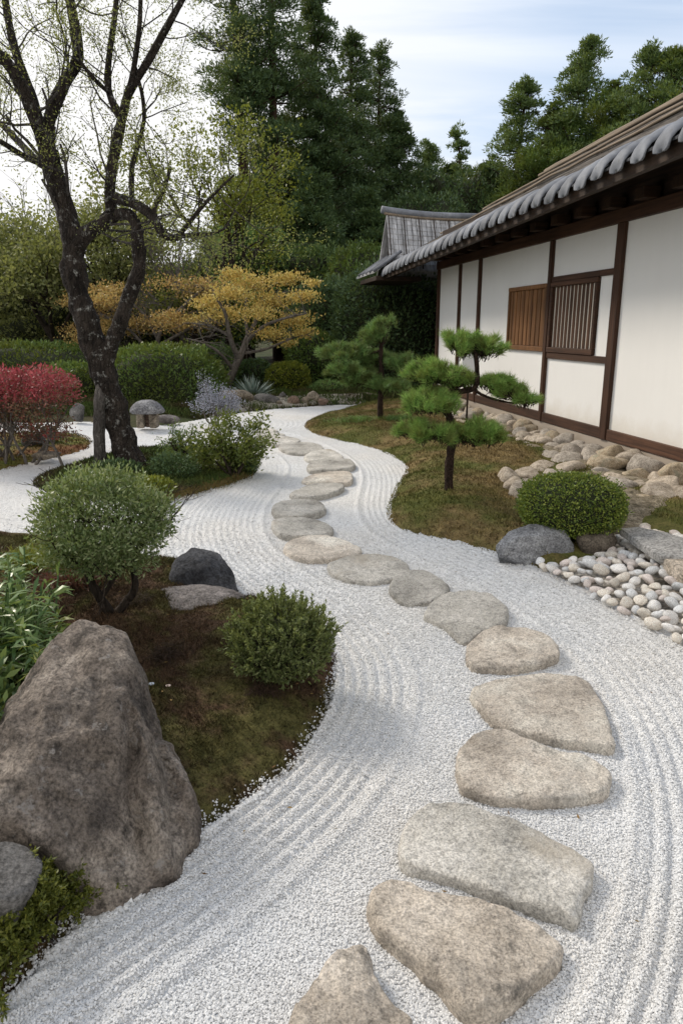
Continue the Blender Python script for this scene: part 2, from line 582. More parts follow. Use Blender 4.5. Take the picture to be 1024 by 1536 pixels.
class Bank:
    """a raised sheet of moss or soil inside an outline; height grows away from the edge"""
    def __init__(s, poly, H, wdt, rough=0.02, rscale=3.0, seed=0, base=0.0):
        s.poly, s.H, s.w, s.r, s.rs, s.seed, s.base = poly, H, wdt, rough, rscale, seed, base

    def h(s, xy):
        xy = np.atleast_2d(np.asarray(xy, float))[:, :2]
        d = dist_line(xy, s.poly, True)
        k = 1 - np.exp(-d / s.w)
        z = s.base + s.H * k + s.r * fbm(xy * s.rs, 4, s.seed) * np.minimum(1, d / .12)
        return np.where(inside(xy, s.poly), z, s.base)

    def sample(s, n, rng, box=None):
        lo, hi = (s.poly.min(0), s.poly.max(0)) if box is None else (np.array(box[0]), np.array(box[1]))
        q = lo + rng.random((n, 2)) * (hi - lo)
        q = q[inside(q, s.poly)]
        return np.column_stack((q, s.h(q)))

    def build(s, name, mat, step, label=None):
        lo, hi = s.poly.min(0), s.poly.max(0)
        rng = np.random.default_rng(s.seed)
        gx, gy = np.meshgrid(np.arange(lo[0], hi[0], step), np.arange(lo[1], hi[1], step))
        q = np.column_stack((gx.ravel(), gy.ravel())) + rng.uniform(-.3, .3, (gx.size, 2)) * step
        q = q[inside(q, s.poly)]
        q = q[dist_line(q, s.poly, True) > step * .45]
        # edge resampled, plus rings just inside it so that the shoulder is round
        n = len(s.poly)
        e = []
        for i in range(n):
            a, b = s.poly[i], s.poly[(i + 1) % n]
            k = max(1, int(np.hypot(*(b - a)) / (step * 1.2)))
            e += [a + (b - a) * j / k for j in range(k)]
        e = np.array(e)
        m = len(e)
        pts = [Vector(p) for p in np.vstack((e, q))]
        r = delaunay_2d_cdt(pts, [(i, (i + 1) % m) for i in range(m)], [], 1, 1e-5)
        xy = np.array([tuple(p) for p in r[0]])
        z = s.h(xy)
        dd = dist_line(xy, s.poly, True)
        z = np.where(dd < 1e-3, s.base - 0.03, z)
        F3 = np.array([f for f in r[2] if len(f) == 3])
        a, b, c = xy[F3[:, 0]], xy[F3[:, 1]], xy[F3[:, 2]]
        cr = (b - a)[:, 0] * (c - a)[:, 1] - (b - a)[:, 1] * (c - a)[:, 0]
        F3[cr < 0] = F3[cr < 0][:, ::-1]
        o = obj(name, np.column_stack((xy, z)), F3, mat)
        tag(o, label, None, None, 'structure')
        return o


LEFT_BANK = Bank(LEFT_POLY, 0.13, 0.20, 0.065, 3.4, 3)
CENTRE_BANK = Bank(CENTRE_POLY, 0.10, 0.22, 0.03, 2.0, 5)
RED_BANK = Bank(RED_POLY, 0.07, 0.25, 0.03, 2.0, 6)
RIGHT_BANK = Bank(RIGHT_POLY, 0.17, 0.35, 0.06, 1.6, 8)
PEB_BANK = Bank(PEBBLE_POLY, 0.05, 0.5, 0.01, 3.0, 9, 0.006)
BANKS = [LEFT_BANK, CENTRE_BANK, RED_BANK, RIGHT_BANK]


# ------------------------------------------------------------------ ground materials
def moss_mat(name, greens, browns, scale=1.6, lo=0.42, hi=0.58, fine=90):
    m, t = new_mat(name)
    geo = t.n('ShaderNodeNewGeometry')
    pos = geo.outputs['Position']
    f = t.noise(pos, scale, 6, 0.62, dist=0.3)
    g = t.ramp(t.noise(pos, scale * 6, 5, 0.6), [(0.3, greens[0]), (0.7, greens[1])])
    b = t.ramp(t.noise(pos, scale * 8, 6, 0.65), [(0.3, browns[0]), (0.7, browns[1])])
    c = t.mix(t.ramp(f, [(lo, 0.0), (hi, 1.0)]), b, g)
    fn = t.noise(pos, fine, 5, 0.7)
    c = t.mix(0.8, c, t.ramp(fn, [(0.3, 0.35), (0.7, 1.5)]), 'MULTIPLY')
    ri = t.math('ADD', t.math('MULTIPLY', geo.outputs['Random Per Island'], 1.1), 0.45)
    c = t.mix(1.0, c, ri, 'MULTIPLY')
    h = t.math('ADD', t.noise(pos, fine * .45, 8, 0.75), t.math('MULTIPLY', t.noise(pos, 14, 4, .6), .8))
    finish(t, c, 0.95, h, 0.8, 0.03, 0.15)
    return m


M_MOSS_L = moss_mat('moss_brown', ((0.055, 0.055, 0.018), (0.155, 0.138, 0.050)), ((0.050, 0.031, 0.019), (0.16, 0.10, 0.06)), 2.6, 0.45, 0.58, 70)
M_MOSS_C = moss_mat('moss_dark', ((0.0374, 0.0707, 0.0208), (0.1144, 0.156, 0.0374)), ((0.0458, 0.0374, 0.0208), (0.1248, 0.0998, 0.0458)), 1.3, 0.40, 0.55)
M_MOSS_R = moss_mat('moss_golden', ((0.085, 0.105, 0.026), (0.20, 0.20, 0.060)), ((0.13, 0.092, 0.040), (0.38, 0.285, 0.13)), 0.9, 0.41, 0.56, 60)
M_MOSS_RED = moss_mat('moss_rust', ((0.0585, 0.0878, 0.0234), (0.1755, 0.1852, 0.0429)), ((0.117, 0.0585, 0.0292), (0.234, 0.0975, 0.0488)), 1.3, 0.40, 0.60)
M_SOIL = moss_mat('soil', ((0.026, 0.039, 0.013), (0.065, 0.078, 0.026)), ((0.039, 0.0312, 0.0182), (0.104, 0.078, 0.0455)), 0.3, 0.40, 0.60, 30)


def gravel_mat(name, grains=False):
    m, t = new_mat(name)
    geo = t.n('ShaderNodeNewGeometry')
    pos = geo.outputs['Position']
    big = t.ramp(t.noise(pos, 1.1, 5, 0.6), [(0.3, 0.90), (0.7, 1.04)])
    tint = t.ramp(t.noise(pos, 0.7, 3, 0.5), [(0.4, (0.97, 0.985, 1.0)), (0.65, (1.0, 0.985, 0.955))])
    if grains:
        c = t.ramp(geo.outputs['Random Per Island'], [(0.0, 0.42), (0.07, 0.60), (0.5, 0.72), (1.0, 0.80)])
        c = t.mix(1.0, t.mix(1.0, c, big, 'MULTIPLY'), tint, 'MULTIPLY')
        finish(t, c, 0.8, None, spec=0.3)
    else:
        v = t.n('ShaderNodeTexVoronoi', {'Vector': pos, 'Scale': 105.0})
        v2 = t.n('ShaderNodeTexVoronoi', {'Vector': pos, 'Scale': 46.0})
        vc = t.n('ShaderNodeSeparateColor', {'Color': v.outputs['Color']}).outputs[0]
        vc2 = t.n('ShaderNodeSeparateColor', {'Color': v2.outputs['Color']}).outputs[0]
        c = t.ramp(vc, [(0.0, 0.48), (0.2, 0.68), (1.0, 0.82)])
        c = t.mix(0.5, c, t.ramp(vc2, [(0.0, 0.5), (0.2, 0.70), (1.0, 0.83)]))
        c = t.mix(1.0, t.mix(1.0, c, big, 'MULTIPLY'), tint, 'MULTIPLY')
        h = t.math('ADD', t.ramp(v.outputs['Distance'], [(0.0, 1.0), (0.9, 0.0)]), t.ramp(v2.outputs['Distance'], [(0.0, 1.2), (0.9, 0.0)]))
        finish(t, c, 0.9, h, 0.75, 0.010, 0.2)
    return m


M_BEDGRIT = rock_mat('bed_grit', (0.20, 0.175, 0.145), (0.40, 0.365, 0.32), (0.58, 0.55, 0.50), 14, spot_amt=.5, grain=50)
M_GRAVEL = gravel_mat('gravel')
M_GRAIN = gravel_mat('gravel_grain', True)


# ------------------------------------------------------------------ gravel sheet: raked grooves follow the stepping stones
def gravel_h(xy):
    d = dist_line(xy, PATHLINE)
    wob = 0.008 * fbm(xy * 0.9, 3, 41)
    dd = d + wob
    amp = np.clip((d - 0.40) / 0.12, 0, 1) * np.clip(1.15 - xy[:, 1] / 22, 0.35, 1)
    amp *= 0.88 + 0.12 * np.clip(fbm(xy * 0.8, 3, 43) * 2.2 + 0.6, 0, 1)
    per = 0.056
    wave = np.sin(2 * PI * dd / per)
    z = 0.0082 * amp * np.clip(1.2 - xy[:, 1] / 12, .55, 1) * np.sign(wave) * np.abs(wave) ** 0.8
    z += 0.017 * np.exp(-((dd - 0.43) / 0.020) ** 2)
    z += 0.006 * fbm(xy * 5.0, 4, 44) + 0.012 * fbm(xy * 0.7, 2, 45)
    # gravel heaped a little against the near bank
    return z


def axis_steps(segs):
    out = [segs[0][0]]
    for a, b, s0, s1 in segs:
        p = a
        while p < b:
            f = (p - a) / (b - a)
            p += s0 + (s1 - s0) * f
            out.append(p)
    return np.array(out)


gys = axis_steps([(0.8, 4.2, .013, .017), (4.2, 10, .019, .045), (10, 24, .05, .2)])
gxs = np.concatenate((-axis_steps([(2.2, 6, .018, .05), (6, 16, .06, .3)])[::-1], axis_steps([(-2.18, 2.6, .015, .015), (2.6, 9, .03, .2)])))
gxs = np.unique(np.round(gxs, 5))
GX, GY = np.meshgrid(gxs, gys)
gxy = np.column_stack((GX.ravel(), GY.ravel()))
gz = gravel_h(gxy)
nx, ny = len(gxs), len(gys)
i = (np.arange(ny - 1)[:, None] * nx + np.arange(nx - 1)[None, :]).ravel()
gF = np.stack((i, i + 1, i + 1 + nx, i + nx), -1)
# keep the cells that lie in the garden court (the far shore is cut along its curve)
SHORE = np.vstack(([(-16, 0.8)], [G(-400, 634)[:2]], poly_px([(0, 633), (70, 634), (135, 633), (200, 642), (262, 636), (320, 626), (362, 619), (420, 613), (490, 608), (560, 606), (650, 603)]),
                   [(4.5, 14)], [(9, 6)], [(9, 0.8)]))
cc = gxy[i] + 0.5 * (gxy[i + nx + 1] - gxy[i])
gF = gF[inside(cc, SHORE)]
tag(obj('gravel', np.column_stack((gxy, gz)), gF, M_GRAVEL), None, None, None, 'structure')

for bk, nm, mt, st in ((LEFT_BANK, 'moss_bank', M_MOSS_L, .04), (CENTRE_BANK, 'moss_bank', M_MOSS_C, .08), (RED_BANK, 'moss_bank', M_MOSS_RED, .10),
                       (RIGHT_BANK, 'moss_bank', M_MOSS_R, .09), (PEB_BANK, 'pebble_bed', M_BEDGRIT, .10)):
    bk.build(nm, mt, st)


# ------------------------------------------------------------------ ground sheet to the horizon, rising behind the garden
def ground_h(xy):
    y = xy[:, 1]
    x = xy[:, 0]
    z = -0.07 + 0.0 * y
    z = z + np.clip(y - 19, 0, 60) * 0.045
    hill = np.clip((x - 4) / 14, 0, 1) * np.clip((y - 20) / 25, 0, 1) * 3.0
    return z + hill + 0.25 * fbm(xy * .12, 3, 50) * np.clip((y - 18) / 8, 0, 1)


q = np.concatenate((-np.geomspace(1, 801, 60)[::-1] + 1, np.geomspace(1, 801, 60)[1:] - 1))
HX, HY = np.meshgrid(q, q + 10)
hxy = np.column_stack((HX.ravel(), HY.ravel()))
k = len(q)
i = (np.arange(k - 1)[:, None] * k + np.arange(k - 1)[None, :]).ravel()
tag(obj('ground', np.column_stack((hxy, ground_h(hxy))), np.stack((i, i + 1, i + 1 + k, i + k), -1), M_SOIL), None, None, None, 'structure')


# the planted shore beyond the gravel
SHORE_POLY = np.vstack(([G(-400, 634)[:2]], poly_px([(0, 633), (70, 634), (135, 633), (200, 642), (262, 636), (320, 626), (362, 619), (420, 613), (490, 608), (560, 606), (650, 603)]), [(2.2, 18.5)], [(0, 26)], [(-14, 26)], [(-22, 18)]))
SHORE_BANK = Bank(SHORE_POLY, 0.16, 0.8, 0.05, .8, 12)
SHORE_BANK.build('planted_bank', M_SOIL, .35)
BANKS.append(SHORE_BANK)
# strip of pale paving at the far shore
pv = poly_px([(318, 626), (362, 618.5), (420, 612.5), (490, 607.5), (548, 605.5)], 0.0)
pv2 = poly_px([(330, 616), (372, 609.5), (425, 604.5), (492, 601.5), (545, 601)], 0.0)
pa, pb = spline(pv, 24), spline(pv2, 24)
mb = MB()
top = np.vstack((np.column_stack((pa, np.full(24, .035))), np.column_stack((pb, np.full(24, .16)))))
bot = np.column_stack((pa, np.full(24, -.05)))
i = np.arange(23)
mb.add(np.vstack((top, bot)), np.stack((i, i + 1, i + 25, i + 24), -1), np.stack((i + 48, i + 49, i + 1, i), -1))
M_PAVE = rock_mat('paving', (0.26, 0.23, 0.19), (0.36, 0.33, 0.28), (0.46, 0.42, 0.36), 2.0, spot_amt=.25, grain=40)
tag(mb.build('path', M_PAVE), None, None, None, 'structure')


# ------------------------------------------------------------------ loose gravel grains and moss blades (uncountable: one object each)
rng = np.random.default_rng(11)
NG = 300000
yy = 1.05 + (rng.random(NG) ** 1.55) * 5.2
xx = (rng.random(NG) * 2 - 1) * (yy * 0.50 + .25)
q = np.column_stack((xx, yy))
ok = rng.random(NG) > np.clip((yy - 3.6) / 2.6, 0, 1) ** .7
for bk in (LEFT_BANK, RIGHT_BANK):
    inn = inside(q, bk.poly)
    ok &= ~inn | (inn & (dist_line(q, bk.poly, True) < rng.random(len(q)) ** 2.5 * 0.06))
ok &= ~inside(q, PEBBLE_POLY)
q = q[ok]
# spill along the moss edge: bigger loose grains
e = spline(_l0, 2200)[:, :2]
e = e + rng.normal(0, .009, e.shape) * (1 + 1.5 * np.clip(fbm(e * 7, 2, 5) + .1, 0, 1))[:, None] + np.array((.012, -.008))
nb = len(q)
q = np.vstack((q, e))
n = len(q)
sz = rng.uniform(.0026, .0055, n) * (1 + .35 * np.clip((q[:, 1] - 2) / 3, 0, 1))
sz[nb:] = rng.uniform(.004, .010, n - nb)
z = gravel_h(q) + sz * .45
for bk in (LEFT_BANK,):
    inn = inside(q, bk.poly)
    z[inn] = np.maximum(z[inn], bk.h(q[inn]) + sz[inn] * .4)
octv = np.array([(1, 0, 0), (0, 1, 0), (-1, 0, 0), (0, -1, 0), (0, 0, 1), (0, 0, -1)], float)
octf = np.array([(0, 1, 4), (1, 2, 4), (2, 3, 4), (3, 0, 4), (1, 0, 5), (2, 1, 5), (3, 2, 5), (0, 3, 5)])
U = unit(rng.normal(size=(n, 3)))
Bv = unit(np.cross(U, rng.normal(size=(n, 3))))
C3 = np.cross(U, Bv)
jit = rng.uniform(.7, 1.3, (n, 6, 1))
loc = octv[None] * jit
V = (loc[:, :, :1] * U[:, None] + loc[:, :, 1:2] * Bv[:, None] + loc[:, :, 2:] * C3[:, None]) * sz[:, None, None]
V[:, :, 2] *= .8
V += np.column_stack((q, z))[:, None]
Fg = (np.arange(n)[:, None, None] * 6 + octf[None]).reshape(-1, 3)
tag(obj('gravel_grains', V.reshape(-1, 3), Fg, M_GRAIN, smooth=False), 'loose white crushed gravel grains lying over the raked path', 'gravel', None, 'stuff')


def moss_blades(name, bank, mat, n, hmin, hmax, wd, rng, label, box=None, lean=0.5):
    P = bank.sample(n, rng, box)
    P = P[~inside(P[:, :2], PEBBLE_POLY)]
    P[:, 2] -= 0.004
    A = rng.normal(size=P.shape) * lean
    A[:, 2] = 1.0
    mb = MB()
    hh = rng.uniform(hmin, hmax, len(P)) * (0.55 + 0.8 * np.clip(fbm(P[:, :2] * 6, 4, 78) + .4, 0, 1))
    A = unit(A)
    S = unit(np.cross(A, rng.normal(size=P.shape))) * wd
    V = np.stack((P - S, P + S, P + A * hh[:, None]), 1).reshape(-1, 3)
    o = obj(name, V, np.arange(len(V)).reshape(-1, 3), mat, smooth=False)
    tag(o, label, 'moss', None, 'stuff')


moss_blades('moss_tufts', LEFT_BANK, M_MOSS_L, 300000, .012, .042, .0024, rng, 'brown and green moss fuzz on the bank around the big boulder', ((-3.4, 1.3), (0.05, 5.2)), 0.8)
moss_blades('moss_tufts', CENTRE_BANK, M_MOSS_C, 26000, .02, .06, .006, rng, 'dark green moss and grass under the gnarled tree')
moss_blades('moss_tufts', RIGHT_BANK, M_MOSS_R, 200000, .014, .045, .005, rng, 'golden green dry moss fuzz on the bank under the pines')
moss_blades('ground_cover', SHORE_BANK, M_MOSS_C, 90000, .05, .16, .012, rng, 'low green ground cover in front of the clipped hedges', ((-9, 13), (2.5, 19)))
moss_blades('moss_tufts', RED_BANK, M_MOSS_RED, 14000, .02, .05, .007, rng, 'rusty moss fuzz under the red shrub')

# fallen leaves and bits of twig on the moss and gravel
rngF = np.random.default_rng(71)
FP = np.vstack([LEFT_BANK.sample(900, rngF, ((-3.0, 1.3), (0.05, 5.2)))[:240], RIGHT_BANK.sample(300, rngF)[:110], CENTRE_BANK.sample(200, rngF)[:60]])
FP[:, 2] += .012
q = np.column_stack((rngF.uniform(-1.0, 2.2, 90), rngF.uniform(1.6, 6.5, 90)))
FP = np.vstack((FP, np.column_stack((q, gravel_h(q) + .008))))
m, t = new_mat('fallen_leaf')
finish(t, t.ramp(t.n('ShaderNodeNewGeometry').outputs['Random Per Island'], [(0, (.06, .035, .018)), (.4, (.16, .09, .035)), (.75, (.26, .17, .05)), (1, (.08, .07, .03))]), .8)
fA = rngF.normal(size=(len(FP), 3)) * (1, 1, .12)
fV, fQ = leaves(FP, fA, rngF.uniform(.012, .03, len(FP)), rngF.uniform(.005, .011, len(FP)), rngF, None, np.tile((0, 0, 1.), (len(FP), 1)), .15)
tag(obj('fallen_leaves', fV, fQ, m, smooth=False), 'scattered dry fallen leaves lying on the moss and gravel', 'leaves', None, 'stuff')

# ================================================================== THE HOUSE
def wood_mat(name, dark, light, axis_rot=-WA, sx=30, sy=1.5, sz=30, rough=0.7, bstr=0.35):
    m, t = new_mat(name)
    co = t.n('ShaderNodeTexCoord').outputs['Object']
    r = t.n('ShaderNodeMapping', {'Vector': co, 'Rotation': (0, 0, axis_rot)}).outputs[0]
    sc = t.scaled(r, sx, sy, sz)
    n = t.noise(sc, 1.0, 8, 0.65, dist=0.3)
    c = t.ramp(n, [(0.3, dark), (0.7, light)])
    b = t.noise(co, 1.3, 5, 0.6)
    c = t.mix(1.0, c, t.ramp(b, [(0.3, 0.7), (0.7, 1.2)]), 'MULTIPLY')
    ri = t.math('ADD', t.math('MULTIPLY', t.n('ShaderNodeNewGeometry').outputs['Random Per Island'], 0.6), 0.7)
    c = t.mix(1.0, c, ri, 'MULTIPLY')
    finish(t, c, rough, n, bstr, 0.01, 0.3)
    return m


M_POST = wood_mat('wood_dark_upright', (0.030, 0.014, 0.008), (0.095, 0.042, 0.022), sx=40, sy=40, sz=1.5)
M_BEAM = wood_mat('wood_dark_lengthwise', (0.034, 0.016, 0.010), (0.105, 0.050, 0.028), sx=40, sy=1.2, sz=40)
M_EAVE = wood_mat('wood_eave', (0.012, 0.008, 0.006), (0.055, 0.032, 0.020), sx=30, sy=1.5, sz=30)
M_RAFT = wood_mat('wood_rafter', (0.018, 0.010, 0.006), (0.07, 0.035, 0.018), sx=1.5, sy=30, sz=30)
M_SLAT = wood_mat('wood_slat', (0.10, 0.045, 0.018), (0.26, 0.125, 0.050), sx=40, sy=40, sz=1.2)
M_BAR = wood_mat('wood_bar', (0.045, 0.022, 0.013), (0.13, 0.065, 0.038), sx=40, sy=40, sz=1.2)


def plaster(name, col, bs=0.15, splash=False):
    m, t = new_mat(name)
    co = t.n('ShaderNodeTexCoord').outputs['Object']
    n = t.noise(co, 0.9, 5, 0.6)
    c = t.ramp(n, [(0.3, tuple(q * .95 for q in col)), (0.7, col)])
    st = t.noise(t.scaled(co, 6, 6, .5), 1.0, 6, .65)
    c = t.mix(1.0, c, t.ramp(st, [(0.3, 0.98), (0.6, 1.0)]), 'MULTIPLY')
    sx = t.n('ShaderNodeSeparateXYZ', {'Vector': co}).outputs['Z']
    sp = t.math('ADD', sx, t.math('MULTIPLY', t.noise(co, 5, 6, .7), .35))
    if splash:
      c = t.mix(1.0, c, t.ramp(sp, [(0.62, (.86, .83, .78)), (0.86, (1, 1, 1))]), 'MULTIPLY')
    finish(t, c, 0.85, t.math('ADD', t.noise(co, 60, 6, 0.7), t.math('MULTIPLY', t.noise(co, 4, 5, .6), 1.5)), bs, 0.004, 0.2)
    return m


M_WALL = plaster('plaster_white', (0.83, 0.825, 0.81), .15, True)
M_FOUND = plaster('foundation_render', (0.40, 0.345, 0.285), 0.3)
M_PAPER = plaster('paper_panel', (0.74, 0.67, 0.58))


def roof_mat(name, cols, sx, sy, sz=None, isl=0.8):
    m, t = new_mat(name)
    co = t.n('ShaderNodeTexCoord').outputs['Object']
    r = t.n('ShaderNodeMapping', {'Vector': co, 'Rotation': (0, 0, -WA)}).outputs[0]
    n = t.noise(t.scaled(r, sx, sy, sz or sx), 1.0, 9, 0.7, dist=0.2)
    c = t.ramp(n, [(0.28, cols[0]), (0.5, cols[1]), (0.72, cols[2])])
    ri = t.math('ADD', t.math('MULTIPLY', t.n('ShaderNodeNewGeometry').outputs['Random Per Island'], isl), 1 - isl / 2)
    c = t.mix(1.0, c, ri, 'MULTIPLY')
    p = t.noise(co, 2.2, 6, 0.65)
    c = t.mix(t.ramp(p, [(0.55, 0.0), (0.7, 0.7)]), c, cols[3])
    finish(t, c, 0.85, n, 0.6, 0.015, 0.3)
    return m


M_ROOF = roof_mat('bark_shingles', ((0.03, 0.027, 0.025), (0.10, 0.09, 0.082), (0.21, 0.19, 0.17), (0.14, 0.135, 0.13)), 40, 1.3, None, 1.3)
M_BAMBOO = roof_mat('bamboo_poles', ((0.12, 0.095, 0.07), (0.22, 0.175, 0.13), (0.32, 0.265, 0.20), (0.17, 0.155, 0.135)), 20, 0.8)
M_SHING = roof_mat('silver_shingles', ((0.13, 0.13, 0.135), (0.36, 0.365, 0.38), (0.66, 0.67, 0.70), (0.20, 0.19, 0.185)), 13, 1, 1.6, .25)
M_TILE, t_ = new_mat('roof_tile')
_co = t_.n('ShaderNodeTexCoord').outputs['Object']
_c = t_.ramp(t_.noise(_co, 3.2, 7, .65), [(.32, (.09, .098, .115)), (.5, (.155, .168, .195)), (.7, (.25, .265, .295))])
_c = t_.mix(t_.ramp(t_.noise(_co, 11, 7, .7), [(.58, 0.0), (.66, .7)]), _c, (.09, .09, .085))
_c = t_.mix(1.0, _c, t_.math('ADD', t_.math('MULTIPLY', t_.n('ShaderNodeObjectInfo').outputs['Random'], .5), .75), 'MULTIPLY')
finish(t_, _c, 0.72, t_.noise(_co, 30, 6, .7), .35, .006, .5)

S0, S1 = -5.2, 7.0
house = thing('garden_house', Wp(0, 0, 0), 'long white plastered house with dark timber posts and deep tiled eaves', 'house')


def hbox(mb, s0, s1, t0, t1, z0, z1, bev=0.006):
    mb.box(Wp((s0 + s1) / 2, (t0 + t1) / 2, (z0 + z1) / 2), WE, WN, WUP, (s1 - s0) / 2, (t1 - t0) / 2, (z1 - z0) / 2, bev)


FZ, BZ, TZ = 0.31, 0.445, 2.80                        # foundation top, base beam top, wall plate underside
mb = MB(); hbox(mb, S0, S1 + .03, -5.0, 0.02, -0.4, FZ, .01); mb.build('foundation', M_FOUND, house, False)
# plaster: wall body with the window opening left out
WS0, WS1, WZ0, WZ1 = 0.42, 3.20, 1.30, 2.24
mb = MB()
hbox(mb, S0, WS0, -.14, 0, BZ, TZ + .10, 0)
hbox(mb, WS1, S1 - .02, -.14, 0, BZ, TZ + .10, 0)
hbox(mb, WS0, WS1, -.14, 0, BZ, WZ0, 0)
hbox(mb, WS0, WS1, -.14, 0, WZ1, TZ + .10, 0)
mb.build('wall', M_WALL, house, False)
mb = MB()
hbox(mb, S1 - .16, S1 - .02, -5, -.145, FZ, TZ + .4, 0)
hbox(mb, S0 + .001, S0 + .14, -5, -.145, FZ, TZ + .4, 0)
hbox(mb, S0, S1 - .02, -5.14, -5.001, FZ, TZ + .4, 0)
mb.build('rear_wall', M_WALL, house, False)
posts = [(0.0, .075), (1.76, .042), (4.55, .042), (5.62, .038), (6.97, .05), (-2.3, .085), (-4.6, .085)]
for s, hw in posts:
    mb = MB(); hbox(mb, s - hw, s + hw, -.06, .05, FZ + .003, TZ - .003); mb.build('post', M_POST, house, False)
edges = sorted([(s - hw, s + hw) for s, hw in posts])
mb = MB()
for k in range(len(edges) - 1):
    hbox(mb, edges[k][1] + .002, edges[k + 1][0] - .002, -.05, .035, FZ + .003, BZ)
mb.build('base_beam', M_BEAM, house, False)
mb = MB(); hbox(mb, S0, S1 + .06, -.06, .06, TZ, TZ + .15); mb.build('wall_plate', M_BEAM, house, False)
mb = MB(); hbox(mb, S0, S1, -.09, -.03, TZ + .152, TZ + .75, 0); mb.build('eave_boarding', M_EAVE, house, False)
mb = MB(); hbox(mb, WS0 + .0, 1.706, -.04, .03, WZ1 + .002, WZ1 + .075); hbox(mb, 0.087, WS0 - .002, -.04, .03, WZ1 + .002, WZ1 + .075)
mb.build('lintel', M_BEAM, house, False)
mb = MB(); hbox(mb, 0.087, 1.706, -.04, .032, WZ0 - .085, WZ0 - .003); mb.build('sill_beam', M_BEAM, house, False)


def window(s0, s1, shutter):
    fr = MB()
    hbox(fr, s0, s1, -.03, .045, WZ0, WZ0 + .07)
    hbox(fr, s0, s1, -.03, .045, WZ1 - .06, WZ1)
    hbox(fr, s0, s0 + .06, -.03, .042, WZ0 + .071, WZ1 - .061)
    hbox(fr, s1 - .06, s1, -.03, .042, WZ0 + .071, WZ1 - .061)
    win = fr.build('window', M_BEAM if not shutter else M_SLAT, house, False)
    pn = MB(); hbox(pn, s0 + .061, s1 - .061, -.06, -.034 if shutter else -.012, WZ0 + .072, WZ1 - .062, 0)
    pn.build('backing', M_PAPER if not shutter else M_BAR, win, False)
    sl_ = MB()
    if shutter:
        n = 17
        for i in range(n):
            a = s0 + .063 + (s1 - s0 - .126) * i / n
            wd = (s1 - s0 - .126) / n
            d = .012 if i % 2 else .022
            hbox(sl_, a + .003, a + wd - .004, -.02, d, WZ0 + .073, WZ1 - .063, .004)
        sl_.build('shutter', M_SLAT, win, False)
    else:
        n = 11
        for i in range(n):
            a = s0 + .075 + (s1 - s0 - .15) * i / n
            hbox(sl_, a, a + .060, -.010, .001, WZ0 + .073, WZ1 - .063, .004)
        sl_.build('lattice', M_BAR, win, False)


window(1.815, WS1 - .02, True)
window(WS0 + .01, 1.705, False)

# eaves and roof ---------------------------------------------------------------
OV = 0.95


def zE(s):
    """height of the tile edge: the eave line dips towards the far end"""
    return 3.09 - 0.030 * s


def roofp(s, d, lift=0.0):
    """point on the roof: s along, d up the slope from the eave"""
    pit = R(29.5)
    return Wp(s, OV - d * math.cos(pit), zE(s) + d * math.sin(pit) + lift)


RL = 4.3
RS0, RS1 = -5.4, 8.35
# underside boarding, follows the slope from the eave to behind the wall
mb = MB()
ss = np.linspace(RS0, RS1, 30)
T = []
for s in ss:
    T += [roofp(s, -.02, -.055), roofp(s, 1.6, -.055), roofp(s, 1.6, -.085), roofp(s, -.02, -.085)]
i = np.arange(29)[:, None] * 4
Q = np.concatenate([np.stack((i + a, i + b, i + b + 4, i + a + 4), -1).reshape(-1, 4) for a, b in ((0, 1), (1, 2), (2, 3), (3, 0))])
mb.add(np.array(T), Q, np.array([(3, 2, 1, 0), (116, 117, 118, 119)]))
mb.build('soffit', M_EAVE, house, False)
# eave boards
for (d, dz0, dz1, wd, nm) in ((0.05, -.21, -.088, .035, 'fascia'), (0.42, -.24, -.09, .06, 'eave_beam')):
    mb = MB()
    T = []
    for s in ss:
        a = roofp(s, d)
        T += [a + WUP * dz0 - WN * wd, a + WUP * dz0 + WN * wd, a + WUP * dz1 + WN * wd, a + WUP * dz1 - WN * wd]
    mb.add(np.array(T), Q, np.array([(3, 2, 1, 0), (116, 117, 118, 119)]))
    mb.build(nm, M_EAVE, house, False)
for k in range(30):
    s = -5.0 + k * .445
    if s > 8.1:
        break
    a, b = roofp(s, .12, -.15), roofp(s, 1.45, -.15)
    ax = (b - a) / np.linalg.norm(b - a)
    az = np.cross(ax, WE); az = az / np.linalg.norm(az)
    mb = MB(); mb.box((a + b) / 2, ax, WE, az, np.linalg.norm(b - a) / 2, .04, .055, .006)
    mb.build('rafter', M_RAFT, house, False)
# bracket blocks on the wall plate
for k in range(16):
    s = -3.2 + k * .66
    mb = MB(); hbox(mb, s - .09, s + .09, .0, .20, TZ + .153, TZ + .27)
    mb.build('bracket', M_RAFT, house, False)
# shingle courses, each a wavy slab lying over the one below
rngH = np.random.default_rng(5)
mb = MB()
NC = 64
cw = RL / NC
for c in range(NC):
    d0 = .10 + c * cw
    s = RS0
    while s < RS1 + .2:
        ln = rngH.uniform(1.0, 2.6)
        sa, sb = s, min(s + ln, RS1 + .35 - .02 * c)
        if sb - sa < .1:
            break
        m = 7
        q = np.linspace(sa, sb - .012, m)
        li = .012 * rngH.normal(size=m).cumsum() * .25 + rngH.uniform(0, .012)
        T = []
        for a, l in zip(q, li):
            T += [roofp(a, d0 - .02 + l * .6, .022 + l), roofp(a, d0 + cw * 1.25, .012 + l), roofp(a, d0 + cw * 1.25, -.03), roofp(a, d0 - .02 + l * .6, .004 + l)]
        i = np.arange(m - 1)[:, None] * 4
        Q2 = np.concatenate([np.stack((i + a, i + b, i + b + 4, i + a + 4), -1).reshape(-1, 4) for a, b in ((0, 1), (2, 3), (3, 0))])
        mb.add(np.array(T), Q2, np.array([(3, 2, 1, 0), (m * 4 - 4, m * 4 - 3, m * 4 - 2, m * 4 - 1)]))
        s = sb
mb.build('roof', M_ROOF, house, False)
